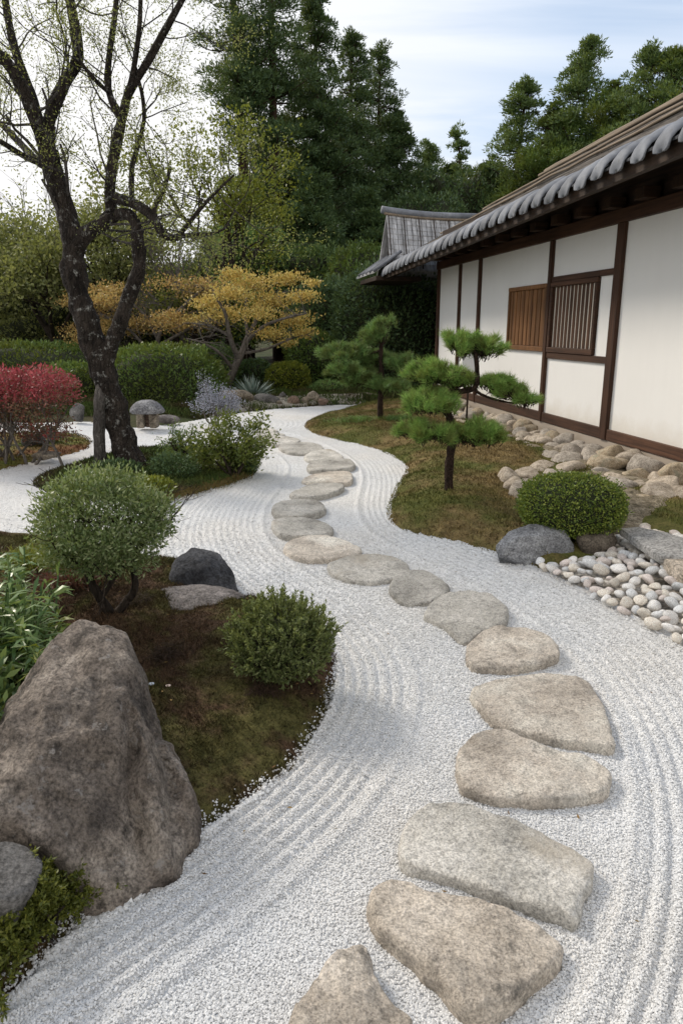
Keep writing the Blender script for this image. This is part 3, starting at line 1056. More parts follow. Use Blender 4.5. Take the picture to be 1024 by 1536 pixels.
# rear slope and ridge
mb = MB()
pk0, pk1 = roofp(RS0, RL + .1, .03), roofp(RS1, RL + .1, .03)
mb.add(np.array([pk0, pk1, pk1 - WN * 4 - WUP * 1.9, pk0 - WN * 4 - WUP * 1.9, pk0 - WUP * .1, pk1 - WUP * .1, pk1 - WN * 4 - WUP * 2.0, pk0 - WN * 4 - WUP * 2.0]),
       np.array([(0, 1, 2, 3), (7, 6, 5, 4), (0, 3, 7, 4), (1, 5, 6, 2)]))
mb.build('rear_slope', M_ROOF, house, False)
for d, r_ in ((RL + .03, .055), (RL - .16, .03), (RL * .62, .022), (RL * .36, .018)):
    mb = MB()
    q = np.linspace(RS0, RS1, 26)
    P = np.array([roofp(a, d, .06) for a in q]) + np.random.default_rng(int(d * 100)).normal(0, .006, (26, 3))
    mb.tube(P, r_, 8)
    mb.build('bamboo_pole', M_BAMBOO, house)
# grey edge tiles: a barrel up the slope ending in a drooping rounded lip
for k in range(44):
    s = -5.2 + k * .335
    if s > 8.1:
        break
    rr = rngH.uniform(.108, .118)
    jz = rngH.normal(0, .008)
    yaw = rngH.normal(0, .05)
    nseg, nl = 12, 9
    prof = [(.27, .90, .0), (.20, .95, .015), (.10, 1.0, .022), (-.02, 1.04, .005), (-.07, 1.02, -.04), (-.09, .98, -.09), (-.095, .86, -.14), (-.09, .52, -.165), (-.075, .04, -.17)]
    T = []
    for d, f, lz in prof:
        for a in range(nseg + 1):
            an = PI * a / nseg
            side = math.cos(an) * rr * f
            hgt = math.sin(an) * rr * f * .62
            T.append(roofp(s + side + yaw * d, d, .0 + hgt * (1 if d > -.05 else .9) + lz * .55 + jz))
    i, j = np.meshgrid(np.arange(nl - 1), np.arange(nseg), indexing='ij')
    a = (i * (nseg + 1) + j).ravel()
    mb = MB()
    mb.add(np.array(T), np.stack((a, a + nseg + 1, a + nseg + 2, a + 1), -1))
    o = mb.build('edge_tile', M_TILE, house)
    sm = o.modifiers.new('thick', 'SOLIDIFY'); sm.thickness = .018; sm.offset = -1
# dark pan tiles between the barrels
mb = MB()
T = []
for s in ss:
    T += [roofp(s, -.05, -.03), roofp(s, .40, .012), roofp(s, .40, -.04), roofp(s, -.05, -.05)]
i = np.arange(29)[:, None] * 4
mb.add(np.array(T), Q, np.array([(3, 2, 1, 0), (116, 117, 118, 119)]))
M_PAN = rock_mat('pan_tile', (0.03, 0.032, 0.036), (0.065, 0.068, 0.075), (0.11, 0.115, 0.125), 3.0, spot_amt=.3, grain=30, bstr=.2)
mb.build('pan_tiles', M_PAN, house, False)

# raised cross gable at the far end: near slope of weathered silver shingles, ridge cap, gable end, little skirt roof
GS0, GS1 = 8.25, 9.15


def gp(t, d, lift=0.0):
    """near slope of the cross gable: d from 0 (its foot) to 1 (its ridge), with the ridge lifting towards the garden end"""
    sweep = .10 * max(0, (t + .9) / 1.6) ** 2
    z0_, z1_ = 2.86, 4.08 + sweep
    return Wp(GS0 + (GS1 - GS0) * d, t + .10 * (1 - d), z0_ + (z1_ - z0_) * d + lift)


mb = MB()
tg = np.linspace(.66, -3.2, 34)
for r in range(11):
    d0, d1 = r / 11 - .02, (r + 1.15) / 11
    d1 = min(d1, 1.0)
    for c in range(33):
        a, b = tg[c], tg[c + 1] + .012
        j = rngH.normal(0, .006)
        T = [gp(a, d0, .045 + j), gp(b, d0, .045 + j), gp(b, d1, .02), gp(a, d1, .02), gp(a, d0, .01), gp(b, d0, .01), gp(b, d1, -.02), gp(a, d1, -.02)]
        mb.add(np.array(T), np.array([(0, 1, 2, 3), (4, 5, 1, 0), (4, 0, 3, 7), (5, 6, 2, 1)]))
mb.build('gable_roof', M_SHING, house, False)
mb = MB()
for f in range(11):
    t = .62 - f * .36
    mb.tube([gp(t, q, .05) for q in np.linspace(0, 1, 6)], .012, 6)
mb.build('batten', M_EAVE, house)
mb = MB()
mb.tube([gp(t, 1.0, .07) for t in np.linspace(.78, -3.2, 20)], [.085] * 20, 10)
mb.build('ridge_cap', M_TILE, house)
mb = MB(); mb.tube([gp(t, .955, .05) for t in np.linspace(.72, -3.2, 20)], .035, 8); mb.build('ridge_rail', M_BAMBOO, house)
# gable end wall and the far slope
mb = MB()
g0, g1, g2 = gp(.48, 0, -.04), gp(.48, 1, -.04), Wp(GS1 + .9, .48, 2.82)
k0 = -WN * .12
mb.add(np.array([g0, g1, g2, g0 + k0, g1 + k0, g2 + k0]), np.array([(0, 2, 1), (3, 4, 5)]), np.array([(0, 1, 4, 3), (1, 2, 5, 4), (2, 0, 3, 5)]))
mb.build('gable_end', M_EAVE, house, False)
mb = MB()
f0, f1 = gp(.66, 1, 0), gp(-3.2, 1, 0)
e1, e0 = Wp(GS1 + 1.0, -3.2, 2.8), Wp(GS1 + 1.0, .66, 2.8)
mb.add(np.array([f0, f1, e1, e0]), np.array([(0, 1, 2, 3)]))
o = mb.build('gable_rear_slope', M_SHING, house, False)
sm = o.modifiers.new('thick', 'SOLIDIFY'); sm.thickness = .05; sm.offset = -1
# skirt roof below the gable end
mb = MB()
for r in range(5):
    for c in range(5):
        sa, sb = 8.0 + c * .42, 8.0 + c * .42 + .40
        ta, tb = 1.18 - r * .12, 1.18 - (r + 1.15) * .12
        za, zb = 2.80 + r * .085 + rngH.normal(0, .004), 2.80 + (r + 1.15) * .085
        T = [Wp(sa, ta, za + .035), Wp(sb, ta, za + .035), Wp(sb, tb, zb + .01), Wp(sa, tb, zb + .01), Wp(sa, ta, za - .01), Wp(sb, ta, za - .01), Wp(sb, tb, zb - .02), Wp(sa, tb, zb - .02)]
        mb.add(np.array(T), np.array([(0, 3, 2, 1), (4, 0, 1, 5), (4, 7, 3, 0), (5, 1, 2, 6), (4, 5, 6, 7)]))
mb.build('skirt_roof', M_SHING, house, False)
for c in range(5):
    mb = MB(); mb.tube([Wp(8.0 + c * .42, 1.20 - q * .62, 2.83 + q * .42) for q in np.linspace(0, 1, 5)], [.035, .036, .034, .034, .034], 8)
    mb.build('skirt_tile', M_TILE, house)
mb = MB(); mb.box(Wp(8.9, .62, 2.68), WE, WN, WUP, .9, .52, .05, .01); mb.build('skirt_soffit', M_EAVE, house, False)
# end wing below the cross gable, mostly hidden by the hedge
mb = MB(); hbox(mb, S1 + .02, S1 + 4.0, -3.4, -.9, -.2, 2.75, .01); mb.build('end_wing', M_EAVE, house, False)

# ================================================================== ROCKS
def icosphere(sub):
    bm = bmesh.new()
    bmesh.ops.create_icosphere(bm, subdivisions=sub, radius=1.0)
    V = np.array([v.co[:] for v in bm.verts])
    Fc = np.array([[v.index for v in f.verts] for f in bm.faces])
    bm.free()
    return V, Fc


ICO = {k: icosphere(k) for k in (2, 3, 4, 5, 6)}


def hull_planes(P):
    bm = bmesh.new()
    for p in P:
        bm.verts.new(p)
    bmesh.ops.convex_hull(bm, input=bm.verts)
    c = np.mean(P, axis=0)
    N, D = [], []
    for f in bm.faces:
        n = np.array(f.normal[:])
        if np.linalg.norm(n) < .5:
            continue
        d = n @ (np.array(f.verts[0].co[:]) - c)
        if d < 0:
            n, d = -n, -d
        N.append(n); D.append(max(d, 1e-3))
    bm.free()
    return c, np.array(N), np.array(D)


def rock_shape(P, sub=4, sharp=16, amp=0.05, scale=4.0, seed=0, fine=0.012):
    """a weathered stone that fills the hull of P"""
    P = np.asarray(P, float)
    c, N, D = hull_planes(P)
    U, Fc = ICO[sub]
    k = np.maximum(U @ N.T, 0) / D
    r = (k ** sharp).sum(1) ** (-1 / sharp)
    size = np.median(r)
    V = U * r[:, None]
    n1 = fbm(V / size * scale * .35 + seed * 3.1, 3, seed)
    rid = 1 - np.abs(fbm(V / size * scale * .8 + seed * 1.7, 4, seed + 9)) * 2
    n2 = fbm(V / size * scale * 3 + seed, 4, seed + 5)
    V = V + U * (size * (amp * n1 + amp * .5 * (rid - .6) + fine * n2))[:, None]
    return V + c, Fc


def rand_hull(rng, a, b, c, n=18, flat=0.0):
    d = unit(rng.normal(size=(n, 3)))
    P = d * rng.uniform(.85, 1.1, (n, 1)) * (a, b, c)
    if flat:
        P[:, 2] = np.minimum(P[:, 2], c * (1 - flat))
    return P


def rock(name, P, mat, label, cat='rock', group=None, sub=5, sharp=16, amp=.05, scale=4, seed=0, fine=.012):
    V, Fc = rock_shape(P, sub, sharp, amp, scale, seed, fine)
    o = obj(name, V, Fc, mat, None, True, origin=(V[:, 0].mean(), V[:, 1].mean(), V[:, 2].min()))
    return tag(o, label, cat, group)


M_BOULDER = rock_mat('boulder_granite', (0.0645, 0.0553, 0.0499), (0.2301, 0.1936, 0.1625), (0.4969, 0.433, 0.3692), 3.4, (0.022, 0.020, 0.018), 0.75, (.36, .34, .32), 95, 1.0, stain=(0.05, 0.043, 0.038), stain_lo=.56, layered=.85)
M_GREYROCK = rock_mat('grey_rock', (0.063, 0.0609, 0.0609), (0.1365, 0.1312, 0.126), (0.252, 0.2415, 0.231), 5, spot_amt=.4, grain=90)
M_DARKROCK = rock_mat('dark_rock', (0.0225, 0.0225, 0.0255), (0.0525, 0.054, 0.06), (0.1275, 0.1275, 0.135), 4, spot_amt=.5, grain=70)
M_BLUEROCK = rock_mat('blue_grey_rock', (0.1063, 0.11, 0.1175), (0.2125, 0.2188, 0.2313), (0.3875, 0.3937, 0.4062), 4, spots=(0.05, .052, .055), spot_amt=.5, grain=80, lichen=(.40, .41, .41))
M_BROWNROCK = rock_mat('brown_rock', (0.07, 0.0588, 0.0476), (0.133, 0.112, 0.0896), (0.21, 0.182, 0.147), 4, spot_amt=.4, grain=70)
M_PINKROCK = rock_mat('pinkish_grit_rock', (0.12, 0.105, 0.10), (0.20, 0.18, 0.17), (0.30, 0.27, 0.26), 7, spot_amt=.5, grain=80)
M_STEP_T = rock_mat('stepping_stone_tan', (0.321, 0.2822, 0.2378), (0.5822, 0.5213, 0.4493), (0.7883, 0.7499, 0.6669), 3.0, (0.14, 0.13, 0.115), 0.6, None, 130, 0.7, stain=(0.40, 0.375, 0.34), stain_lo=.56, mott=.64)
M_STEP_G = rock_mat('stepping_stone_grey', (0.3113, 0.2966, 0.2671), (0.5139, 0.4917, 0.4475), (0.7166, 0.6871, 0.6354), 3.0, (0.11, 0.105, 0.095), 0.5, None, 130, 0.7, stain=(0.40, 0.355, 0.29), stain_lo=.58, mott=.64)
M_STEP_D = rock_mat('stepping_stone_buff', (0.2799, 0.2421, 0.1989), (0.4888, 0.4294, 0.3593), (0.7026, 0.6324, 0.5461), 3.4, (0.085, 0.08, 0.07), 0.75, None, 130, 0.7, stain=(0.17, 0.16, 0.145), stain_lo=.55, mott=.64)
M_WALLROCK = [rock_mat('wall_rock_tan', (0.2875, 0.2352, 0.183), (0.4784, 0.4087, 0.3274), (0.6721, 0.5908, 0.4979), 5, spot_amt=.35, grain=70),
              rock_mat('wall_rock_grey', (0.2508, 0.2178, 0.1848), (0.4224, 0.3762, 0.3234), (0.594, 0.5412, 0.4752), 5, spot_amt=.4, grain=70),
              rock_mat('wall_rock_ochre', (0.2555, 0.2007, 0.1322), (0.4226, 0.3449, 0.2444), (0.5504, 0.4772, 0.3767), 5, spot_amt=.35, grain=60, stain=(.30, .29, .22))]
M_PEB = [rock_mat('pebble_white', (0.6194, 0.595, 0.5707), (0.7813, 0.7569, 0.7204), (0.8, 0.8, 0.8), 6, spot_amt=.1, grain=60, bstr=.2),
         rock_mat('pebble_grey', (0.5009, 0.5086, 0.5086), (0.6527, 0.6604, 0.6604), (0.8, 0.8, 0.8), 6, spot_amt=.1, grain=60, bstr=.2),
         rock_mat('pebble_pink', (0.5403, 0.4732, 0.4366), (0.6683, 0.5951, 0.5524), (0.7953, 0.7282, 0.6855), 6, spot_amt=.1, grain=60, bstr=.2),
         rock_mat('pebble_beige', (0.5666, 0.505, 0.4331), (0.7362, 0.6696, 0.5822), (0.8, 0.8, 0.7258), 6, spot_amt=.15, grain=60, bstr=.2)]

# the big boulder at the front left
P1 = [at(182, 1356, 1.70), at(150, 1340, 1.68), at(262, 1292, 1.84), at(92, 1285, 1.70), at(-5, 1222, 1.74), at(-25, 1140, 1.9),
      at(100, 944, 2.36), at(140, 938, 2.36), at(190, 950, 2.36), at(20, 1045, 2.2), at(2, 1120, 1.95), at(214, 1016, 2.26), at(224, 1075, 2.18), at(192, 1040, 2.10), at(70, 1050, 2.06),
      at(252, 1225, 1.95), at(150, 960, 2.60), at(216, 1050, 2.62), at(260, 1210, 2.5), at(-10, 1120, 2.5)]
P1 += [p - np.array((0, 0, p[2] + .12)) for p in (P1[0], P1[1], P1[2], P1[3], P1[4], P1[-1], P1[-2])]
c0 = np.mean(P1, axis=0)
P2 = [at(303, 1243, 2.00), at(264, 1292, 1.85), at(246, 1112, 2.18), at(252, 1118, 2.12), at(276, 1180, 2.06), at(292, 1205, 2.4), at(250, 1150, 2.5), c0 + (-.12, 0, 0), c0 + (-.05, .1, .1), c0 + (-.05, -.1, -.1), at(230, 1300, 1.84)]
P2 += [p - np.array((0, 0, p[2] + .12)) for p in (P2[0], P2[1], P2[5])]


def radial(P, c, U, sharp):
    _, N, _d = hull_planes(np.asarray(P))
    N = N[np.einsum('ij,ij->i', N, N) > .5]
    bm = bmesh.new()
    for p in P:
        bm.verts.new(p)
    bmesh.ops.convex_hull(bm, input=bm.verts)
    N, D = [], []
    for f in bm.faces:
        n = np.array(f.normal[:]); d = n @ (np.array(f.verts[0].co[:]) - c)
        cen = n @ (np.mean(P, axis=0) - c)
        if d < cen:
            n, d = -n, -d
        N.append(n); D.append(max(d, .02))
    bm.free()
    k = np.maximum(U @ np.array(N).T, 0) / np.array(D)
    return (k ** sharp).sum(1) ** (-1 / sharp)


U, Fc = ICO[6]
r1, r2 = radial(P1, c0, U, 60), radial(P2, c0, U, 40)
V = c0 + U * np.maximum(r1, r2)[:, None]
V = V + U * (.018 * fbm(V * 5, 3, 4))[:, None]
Lz = V - V.mean(0)
fold = 1 - np.abs(fbm(np.column_stack((Lz[:, 0] * 5.5 + Lz[:, 2] * 1.6, Lz[:, 1] * 5.5, Lz[:, 2] * 1.3)), 4, 61)) * 2.2
V = V + unit(Lz) * (.030 * np.clip(fold - .25, -.6, 1) + .017 * fbm(Lz * 15, 5, 62, .6) - .02 * np.clip(fbm(Lz * 6, 3, 63) - .2, 0, 1))[:, None]
# two joints run down the face
for (u0, v0, Y0, u1, v1, Y1, wd, dp) in ((190, 1040, 2.08, 216, 1300, 1.80, .020, .055), (246, 1115, 2.14, 268, 1235, 1.95, .024, .060)):
    a, b = at(u0, v0, Y0), at(u1, v1, Y1)
    e = (b - a) / np.linalg.norm(b - a)
    nrm = np.array((.35, -.9, .25)); nrm /= np.linalg.norm(nrm)
    sd_ = np.cross(nrm, e)
    q = V - a
    along = q @ e
    lat = q @ sd_ + .02 * fbm(V * 9, 3, 31)
    L_ = np.linalg.norm(b - a)
    f = np.exp(-(lat / wd) ** 2) * np.clip(along / .08, 0, 1) * np.clip((L_ * 1.1 - along) / .1, 0, 1) * (np.abs(q @ nrm) < .4)
    V = V - nrm * (dp * f)[:, None] + nrm * (dp * .45 * np.exp(-((lat - wd * 2) / (wd * 1.6)) ** 2) * np.clip(along / .08, 0, 1) * np.clip((L_ * 1.1 - along) / .1, 0, 1))[:, None]
o = obj('boulder', V, Fc, M_BOULDER, None, True, origin=G(150, 1290))
tag(o, 'huge weathered brown granite boulder beside the raked gravel', 'boulder')

P = [at(-40, 1270, 1.62), at(10, 1258, 1.68), at(42, 1262, 1.68), at(70, 1290, 1.62), at(62, 1325, 1.55), at(0, 1352, 1.46), at(-60, 1340, 1.46), at(30, 1345, 1.66), at(-30, 1290, 1.72), at(20, 1400, 1.5), at(-50, 1400, 1.5)]
rock('boulder', P, M_GREYROCK, 'low grey stone at the foot of the huge brown boulder', 'boulder', None, 5, 14, .04, 4, 8)

b0 = G(300, 892, .03)
Y = b0[1]
P = [at(252, 872, Y), at(262, 838, Y + .12), at(288, 820, Y + .2), at(328, 827, Y + .2), at(352, 858, Y + .1), at(358, 890, Y + .02), at(330, 893, Y - .05), at(268, 893, Y - .05), at(300, 850, Y),
     at(290, 835, Y + .42), at(345, 870, Y + .40), at(255, 870, Y + .40), at(300, 920, Y + .1), at(345, 915, Y + .1)]
rock('boulder', P, M_DARKROCK, 'dark charcoal boulder behind the ball shaped olive shrub', 'boulder', None, 5, 40, .06, 5, 12, .02)
c = G(292, 900, .06)
P = rand_hull(np.random.default_rng(3), .36, .26, .10, 20, .3) + c
rock('rock', P, M_PINKROCK, 'low flat pinkish grey gritty rock in front of the dark charcoal boulder', 'rock', None, 5, 12, .12, 6, 14, .03)

c = G(800, 849, 0.0)
Y = c[1]
P = [at(741, 820, Y + .05), at(762, 796, Y + .16), at(795, 785, Y + .22), at(848, 793, Y + .2), at(862, 822, Y + .14), at(850, 842, Y + .08), at(795, 850, Y), at(745, 832, Y), at(815, 802, Y + .06), at(775, 806, Y + .04),
     at(800, 800, Y + .45), at(850, 830, Y + .42), at(750, 825, Y + .35), at(800, 870, Y + .1), at(845, 865, Y + .1), at(750, 850, Y + .1)]
rock('rock', P, M_BLUEROCK, 'blue grey boulder with a flat facet at the corner of the moss bank', 'boulder', None, 5, 50, .05, 5, 22, .02)
c = G(893, 835, 0.03)
Y = c[1]
P = [at(860, 800, Y + .05), at(880, 790, Y + .1), at(915, 790, Y + .1), at(928, 812, Y + .05), at(915, 832, Y), at(872, 834, Y), at(893, 795, Y + .35), at(920, 820, Y + .35), at(865, 820, Y + .35), at(893, 850, Y + .1), at(893, 812, Y - .03)]
rock('rock', P, M_BROWNROCK, 'dull brown round rock under the clipped bush beside the pebble bed', 'rock', None, 4, 10, .04, 4, 23)


# stepping stones ------------------------------------------------------------
def stepping_stone(px, H, mat, label, seed, n=120, tilt=0.0):
    O = np.array([G(u, v, H * .45)[:2] for u, v in px])
    O = spline(O, n, True)
    c = O.mean(0)
    org = np.array((*c, 0.0))
    dirn = O - c
    rad = np.linalg.norm(dirn, axis=1)
    jit = 1 + .018 * fbm(np.column_stack((O * 9, np.full(n, seed))), 3, seed)
    ts = [.0] + list(np.linspace(.06, .80, 15)) + [.86, .91, .945, .97, .985, .995, 1.004, 1.0, .98]
    prof = lambda t: H
    V, rings = [], []
    sizes = rad.mean()
    ed = min(.020, sizes * .09)
    for k, t in enumerate(ts[1:]):
        p = c + dirn * t * np.where(t > .8, jit, 1 + (jit - 1) * t)[:, None]
        late = k >= len(ts) - 4
        d = rad * (1 - t)
        z = H * (1 - .05 * t * t) - np.where(d < ed, (1 - np.sqrt(np.maximum(0, 1 - (1 - d / ed) ** 2))) * H * .42, 0)
        if k == len(ts) - 4: z = z * 0 + H * .30
        if k == len(ts) - 3: z = z * 0 + H * .05
        if k == len(ts) - 2: z = z * 0 - .03
        V.append(np.column_stack((p, z)))
    V = np.vstack([[(*c, H)]] + V)
    m = len(ts) - 1
    i = np.arange(m - 1)[:, None] * n + 1
    j = np.arange(n)[None, :]
    k = (j + 1) % n
    Q = np.stack((i + j, i + n + j, i + n + k, i + k), -1).reshape(-1, 4)
    T = np.stack((np.zeros(n, int), 1 + np.arange(n), 1 + (np.arange(n) + 1) % n), -1)
    # weathering: broad swell, pits, chipped rim
    top = np.clip(V[:, 2] / H, 0, 1)
    q = V - org
    sw = fbm(q * 3.5 + seed * 2.3, 3, seed) * .20 * H + fbm(q * 16 + seed, 5, seed + 3, .6) * .15 * H
    pit = np.clip(fbm(q * 11 + seed * 5, 3, seed + 6) - .22, 0, 1) * .5 * H
    tl = (q[:, 0] * math.cos(seed) + q[:, 1] * math.sin(seed)) * tilt
    V[:, 2] += (sw - pit + tl) * np.where(V[:, 2] > H * .25, 1, .1)
    fr = fbm(q * 14 + 3, 4, seed + 8)
    V[:, :2] += (q[:, :2] / (np.linalg.norm(q[:, :2], axis=1)[:, None] + 1e-6)) * (fr * .016 * np.clip(np.linalg.norm(q[:, :2], axis=1) / sizes, 0, 1))[:, None]
    o = obj('stepping_stone', V, [Q, T], mat, None, True, origin=org)
    return tag(o, label, 'stepping stone', 'stepping stones across the raked gravel')


T_, G_, D_ = M_STEP_T, M_STEP_G, M_STEP_D
SL = [(D_, .085, 'tan peaked stepping stone nearest the viewer, its front cut by the photo edge'),
      (D_, .065, 'buff pitted stepping stone with dark stained edges, second from the near end of the path'),
      (G_, .055, 'grey oblong stepping stone, the widest slab of the near path, third from the near end'),
      (T_, .052, 'tan oval stepping stone with a slanting orange vein, fourth from the near end'),
      (T_, .048, 'smooth tan stepping stone with a pointed right end, fifth from the near end'),
      (T_, .055, 'small half round stepping stone with a straight front edge, sixth from the near end'),
      (G_, .050, 'grey stepping stone with a notched front edge, seventh from the near end'),
      (G_, .045, 'small grey round stepping stone, eighth from the near end of the path'),
      (G_, .045, 'flat pale stepping stone level with the dark charcoal boulder, ninth from the near end'),
      (T_, .050, 'tan oval stepping stone in the bend of the path, tenth from the near end'),
      (G_, .050, 'grey oval stepping stone, eleventh from the near end, lower of the pair in the bend'),
      (G_, .055, 'grey oval stepping stone, twelfth from the near end, upper of the pair in the bend'),
      (G_, .050, 'pointed stepping stone where the path turns right, thirteenth from the near end'),
      (T_, .045, 'stepping stone, fourteenth from the near end, overlapped by its neighbours'),
      (G_, .055, 'broad grey stepping stone, fifteenth from the near end of the path'),
      (G_, .050, 'narrow grey stepping stone, sixteenth from the near end of the path'),
      (G_, .050, 'grey stepping stone, seventeenth from the near end, fourth from the far end'),
      (G_, .050, 'far stepping stone, third from the far end of the path'),
      (G_, .045, 'far stepping stone, last but one before the far end of the path'),
      (G_, .045, 'small stepping stone at the very far end of the path')]
for k, (px, (mt, H, lb)) in enumerate(zip(STONES, SL)):
    stepping_stone(px, H, mt, lb, 3 + k * 7, 140 if k < 7 else 80, [.10, .06, .02, .03, .02, .05, .05][k] if k < 7 else 0.02)

# rocks under the house wall: three rows ---------------------------------------
rngR = np.random.default_rng(21)
WR = []
for k in range(9):
    V, Fc = rock_shape(rand_hull(rngR, 1, .74, .62, 22), 4, 9, .06, 3.5, 60 + k, .015)
    WR.append((V, Fc))
ORD = ['first', 'second', 'third', 'fourth', 'fifth', 'sixth', 'seventh', 'eighth', 'ninth', 'tenth', 'eleventh', 'twelfth', 'thirteenth', 'fourteenth', 'fifteenth', 'sixteenth', 'seventeenth',
       'eighteenth', 'nineteenth', 'twentieth', 'twenty first', 'twenty second', 'twenty third', 'twenty fourth', 'twenty fifth', 'twenty sixth', 'twenty seventh', 'twenty eighth', 'twenty ninth', 'thirtieth']
cn = ['tan', 'grey', 'ochre']
proto = {}
for row, (t0, zb, rn) in enumerate(((.17, .17, 'upper row'), (.42, .13, 'middle row'), (.70, .08, 'lower row'), (.95, .09, 'outer row'), (1.22, .09, 'foremost row'), (1.5, .09, 'fringe row'), (1.78, .07, 'last row'))):
    s = -2.75 + .11 * row
    k = 0
    while s < (5.2, 4.6, 3.9, -.75, -1.0, -1.2, -1.4)[row]:
        a = rngR.uniform(.15, .23) * (1.35 if s < -.3 else 1.0)
        m = rngR.choice(3, p=(.45, .4, .15))
        sh = rngR.integers(len(WR))
        key = (sh, m)
        zc = zb + rngR.uniform(-.02, .03)
        loc = Wp(s + a, t0 + rngR.uniform(-.05, .05), zc)
        if key not in proto:
            o = obj('wall_rock', WR[sh][0], WR[sh][1], M_WALLROCK[m])
            proto[key] = o
        else:
            o = proto[key].copy()
            COL.objects.link(o)
        o.location = tuple(loc)
        o.rotation_euler = (rngR.uniform(-.3, .3), rngR.uniform(-.3, .3), PI / 2 + WA + rngR.uniform(-.5, .5))
        f = a * rngR.uniform(1.0, 1.12)
        o.scale = (f, f * rngR.uniform(.95, 1.25), f * rngR.uniform(.85, 1.2))
        tag(o, '%s rounded rock under the house wall, %s from the near end, %s' % (cn[m], ORD[k], rn), 'rock', 'rocks piled under the house wall')
        s += a * rngR.uniform(1.35, 1.6)
        k += 1
# clean-up fill between the rocks
fill = Bank(np.array([Wp(-3.0, -.02, 0)[:2], Wp(-3.0, 2.0, 0)[:2], Wp(-1.2, 1.9, 0)[:2], Wp(-.5, 1.1, 0)[:2], Wp(3.9, .75, 0)[:2], Wp(5.3, .25, 0)[:2], Wp(5.3, -.02, 0)[:2]]), .20, .30, .03, 6, 33)
M_GRIT = rock_mat('grit_fill', (0.10, 0.085, 0.05), (0.22, 0.185, 0.13), (0.34, 0.30, 0.23), 9, spot_amt=.5, grain=60)
fill.build('soil_bank', M_GRIT, .10)

# river pebbles ------------------------------------------------------------------
rngP = np.random.default_rng(8)
PB = [rock_shape(rand_hull(rngP, 1, .78, .6, 26), 3, 7, .04, 3, 80 + k, .0) for k in range(7)]
plab = ['small white rounded river pebble in the bed beside the flagstone', 'small grey rounded river pebble in the bed beside the flagstone',
        'small pinkish rounded river pebble in the bed beside the flagstone', 'small beige rounded river pebble in the bed beside the flagstone']
pgrp = ['white river pebbles', 'grey river pebbles', 'pinkish river pebbles', 'beige river pebbles']
placed = []
proto = {}
zone = np.vstack((spline(_pb, 30), [(3.6, 2.9)], [(4.0, 4.2)], [G(1024, 800, .05)[:2]], [G(960, 790, .05)[:2]], [G(905, 818, .05)[:2]], [G(870, 838, .05)[:2]]))
lo, hi = zone.min(0), zone.max(0)
tries = 0
npeb = 0
while tries < 26000 and npeb < 299:
    tries += 1
    x = lo + rngP.random(2) * (hi - lo)
    r = rngP.uniform(.038, .058) if tries > 1500 else rngP.uniform(.052, .072)
    if not inside(x[None], zone)[0]:
        continue
    # only what the photograph can show
    rel = np.array((x[0], x[1] * CS + CAM_H * SN))
    if abs(512 + F * rel[0] / rel[1] - 512) > 580:
        continue
    if any((p[0] - x[0]) ** 2 + (p[1] - x[1]) ** 2 < (.60 * (p[2] + r)) ** 2 for p in placed):
        continue
    placed.append((x[0], x[1], r))
    m = rngP.choice(4, p=(.26, .24, .18, .32))
    sh = rngP.integers(len(PB))
    if (sh, m) not in proto:
        o = obj('pebble', PB[sh][0], PB[sh][1], M_PEB[m]); proto[(sh, m)] = o
    else:
        o = proto[(sh, m)].copy(); COL.objects.link(o)
    dedge = dist_line(x[None], zone, True)[0]
    o.location = (x[0], x[1], .012 + min(dedge, .5) * .16 + r * .35 + rngP.uniform(-.012, .028))
    o.scale = (r * 1.08, r * 1.08, r * rngP.uniform(.85, 1.1))
    o.rotation_euler = (rngP.uniform(-.5, .5), rngP.uniform(-.5, .5), rngP.uniform(0, 2 * PI))
    tag(o, plab[m], 'pebble', pgrp[m])
    npeb += 1

# flagstone bridging the pebbles and the squared stone at its end ---------------------
def slab(name, px, z, th, mat, label, cat, seed, n=90):
    O = np.array([G(u, v, z)[:2] for u, v in px])
    # keep corners: sample straight edges
    L = np.vstack([O[i] + (O[(i + 1) % len(O)] - O[i]) * np.linspace(0, 1, 14, endpoint=False)[:, None] for i in range(len(O))])
    n = len(L)
    c = L.mean(0)
    d = L - c
    V = [[(*c, z)]]
    for t, dz in ((.25, 0), (.5, 0), (.75, 0), (.92, 0), (.985, -.002), (1.0, -.012), (1.005, -th * .5), (.99, -th), (.5, -th - .01)):
        p = c + d * t
        q = np.column_stack((p, np.full(n, z + dz)))
        q[:, 2] += fbm(q * 9, 4, seed) * .008
        q[:, :2] += (fbm(q * 14, 3, seed + 2) * .008 * t)[:, None] * unit(d)
        V.append(q)
    V = np.vstack(V)
    m = 9
    i = np.arange(m - 1)[:, None] * n + 1
    j = np.arange(n)[None, :]
    k = (j + 1) % n
    Q = np.stack((i + j, i + n + j, i + n + k, i + k), -1).reshape(-1, 4)
    T = np.stack((np.zeros(n, int), 1 + np.arange(n), 1 + (np.arange(n) + 1) % n), -1)
    o = obj(name, V, [Q, T], mat, None, True, origin=(*c, z - th))
    tag(o, label, cat)
    o.modifiers.new('edges', 'EDGE_SPLIT').split_angle = R(50)
    return o


M_SLAB = rock_mat('slate_slab', (0.272, 0.264, 0.256), (0.376, 0.368, 0.352), (0.496, 0.48, 0.456), 3, spot_amt=.25, grain=60, bstr=.4)
slab('flagstone', [(929, 792), (958, 790), (1000, 799), (1070, 820), (1075, 838), (990, 834)], .22, .055, M_SLAB, 'thin grey pointed flagstone propped over the pebble bed', 'flagstone', 3)
slab('stone_block', [(992, 836), (1075, 836), (1110, 862), (1024, 856)], .205, .14, M_WALLROCK[0], 'tan squared stone at the near end of the thin flagstone', 'stone', 5)

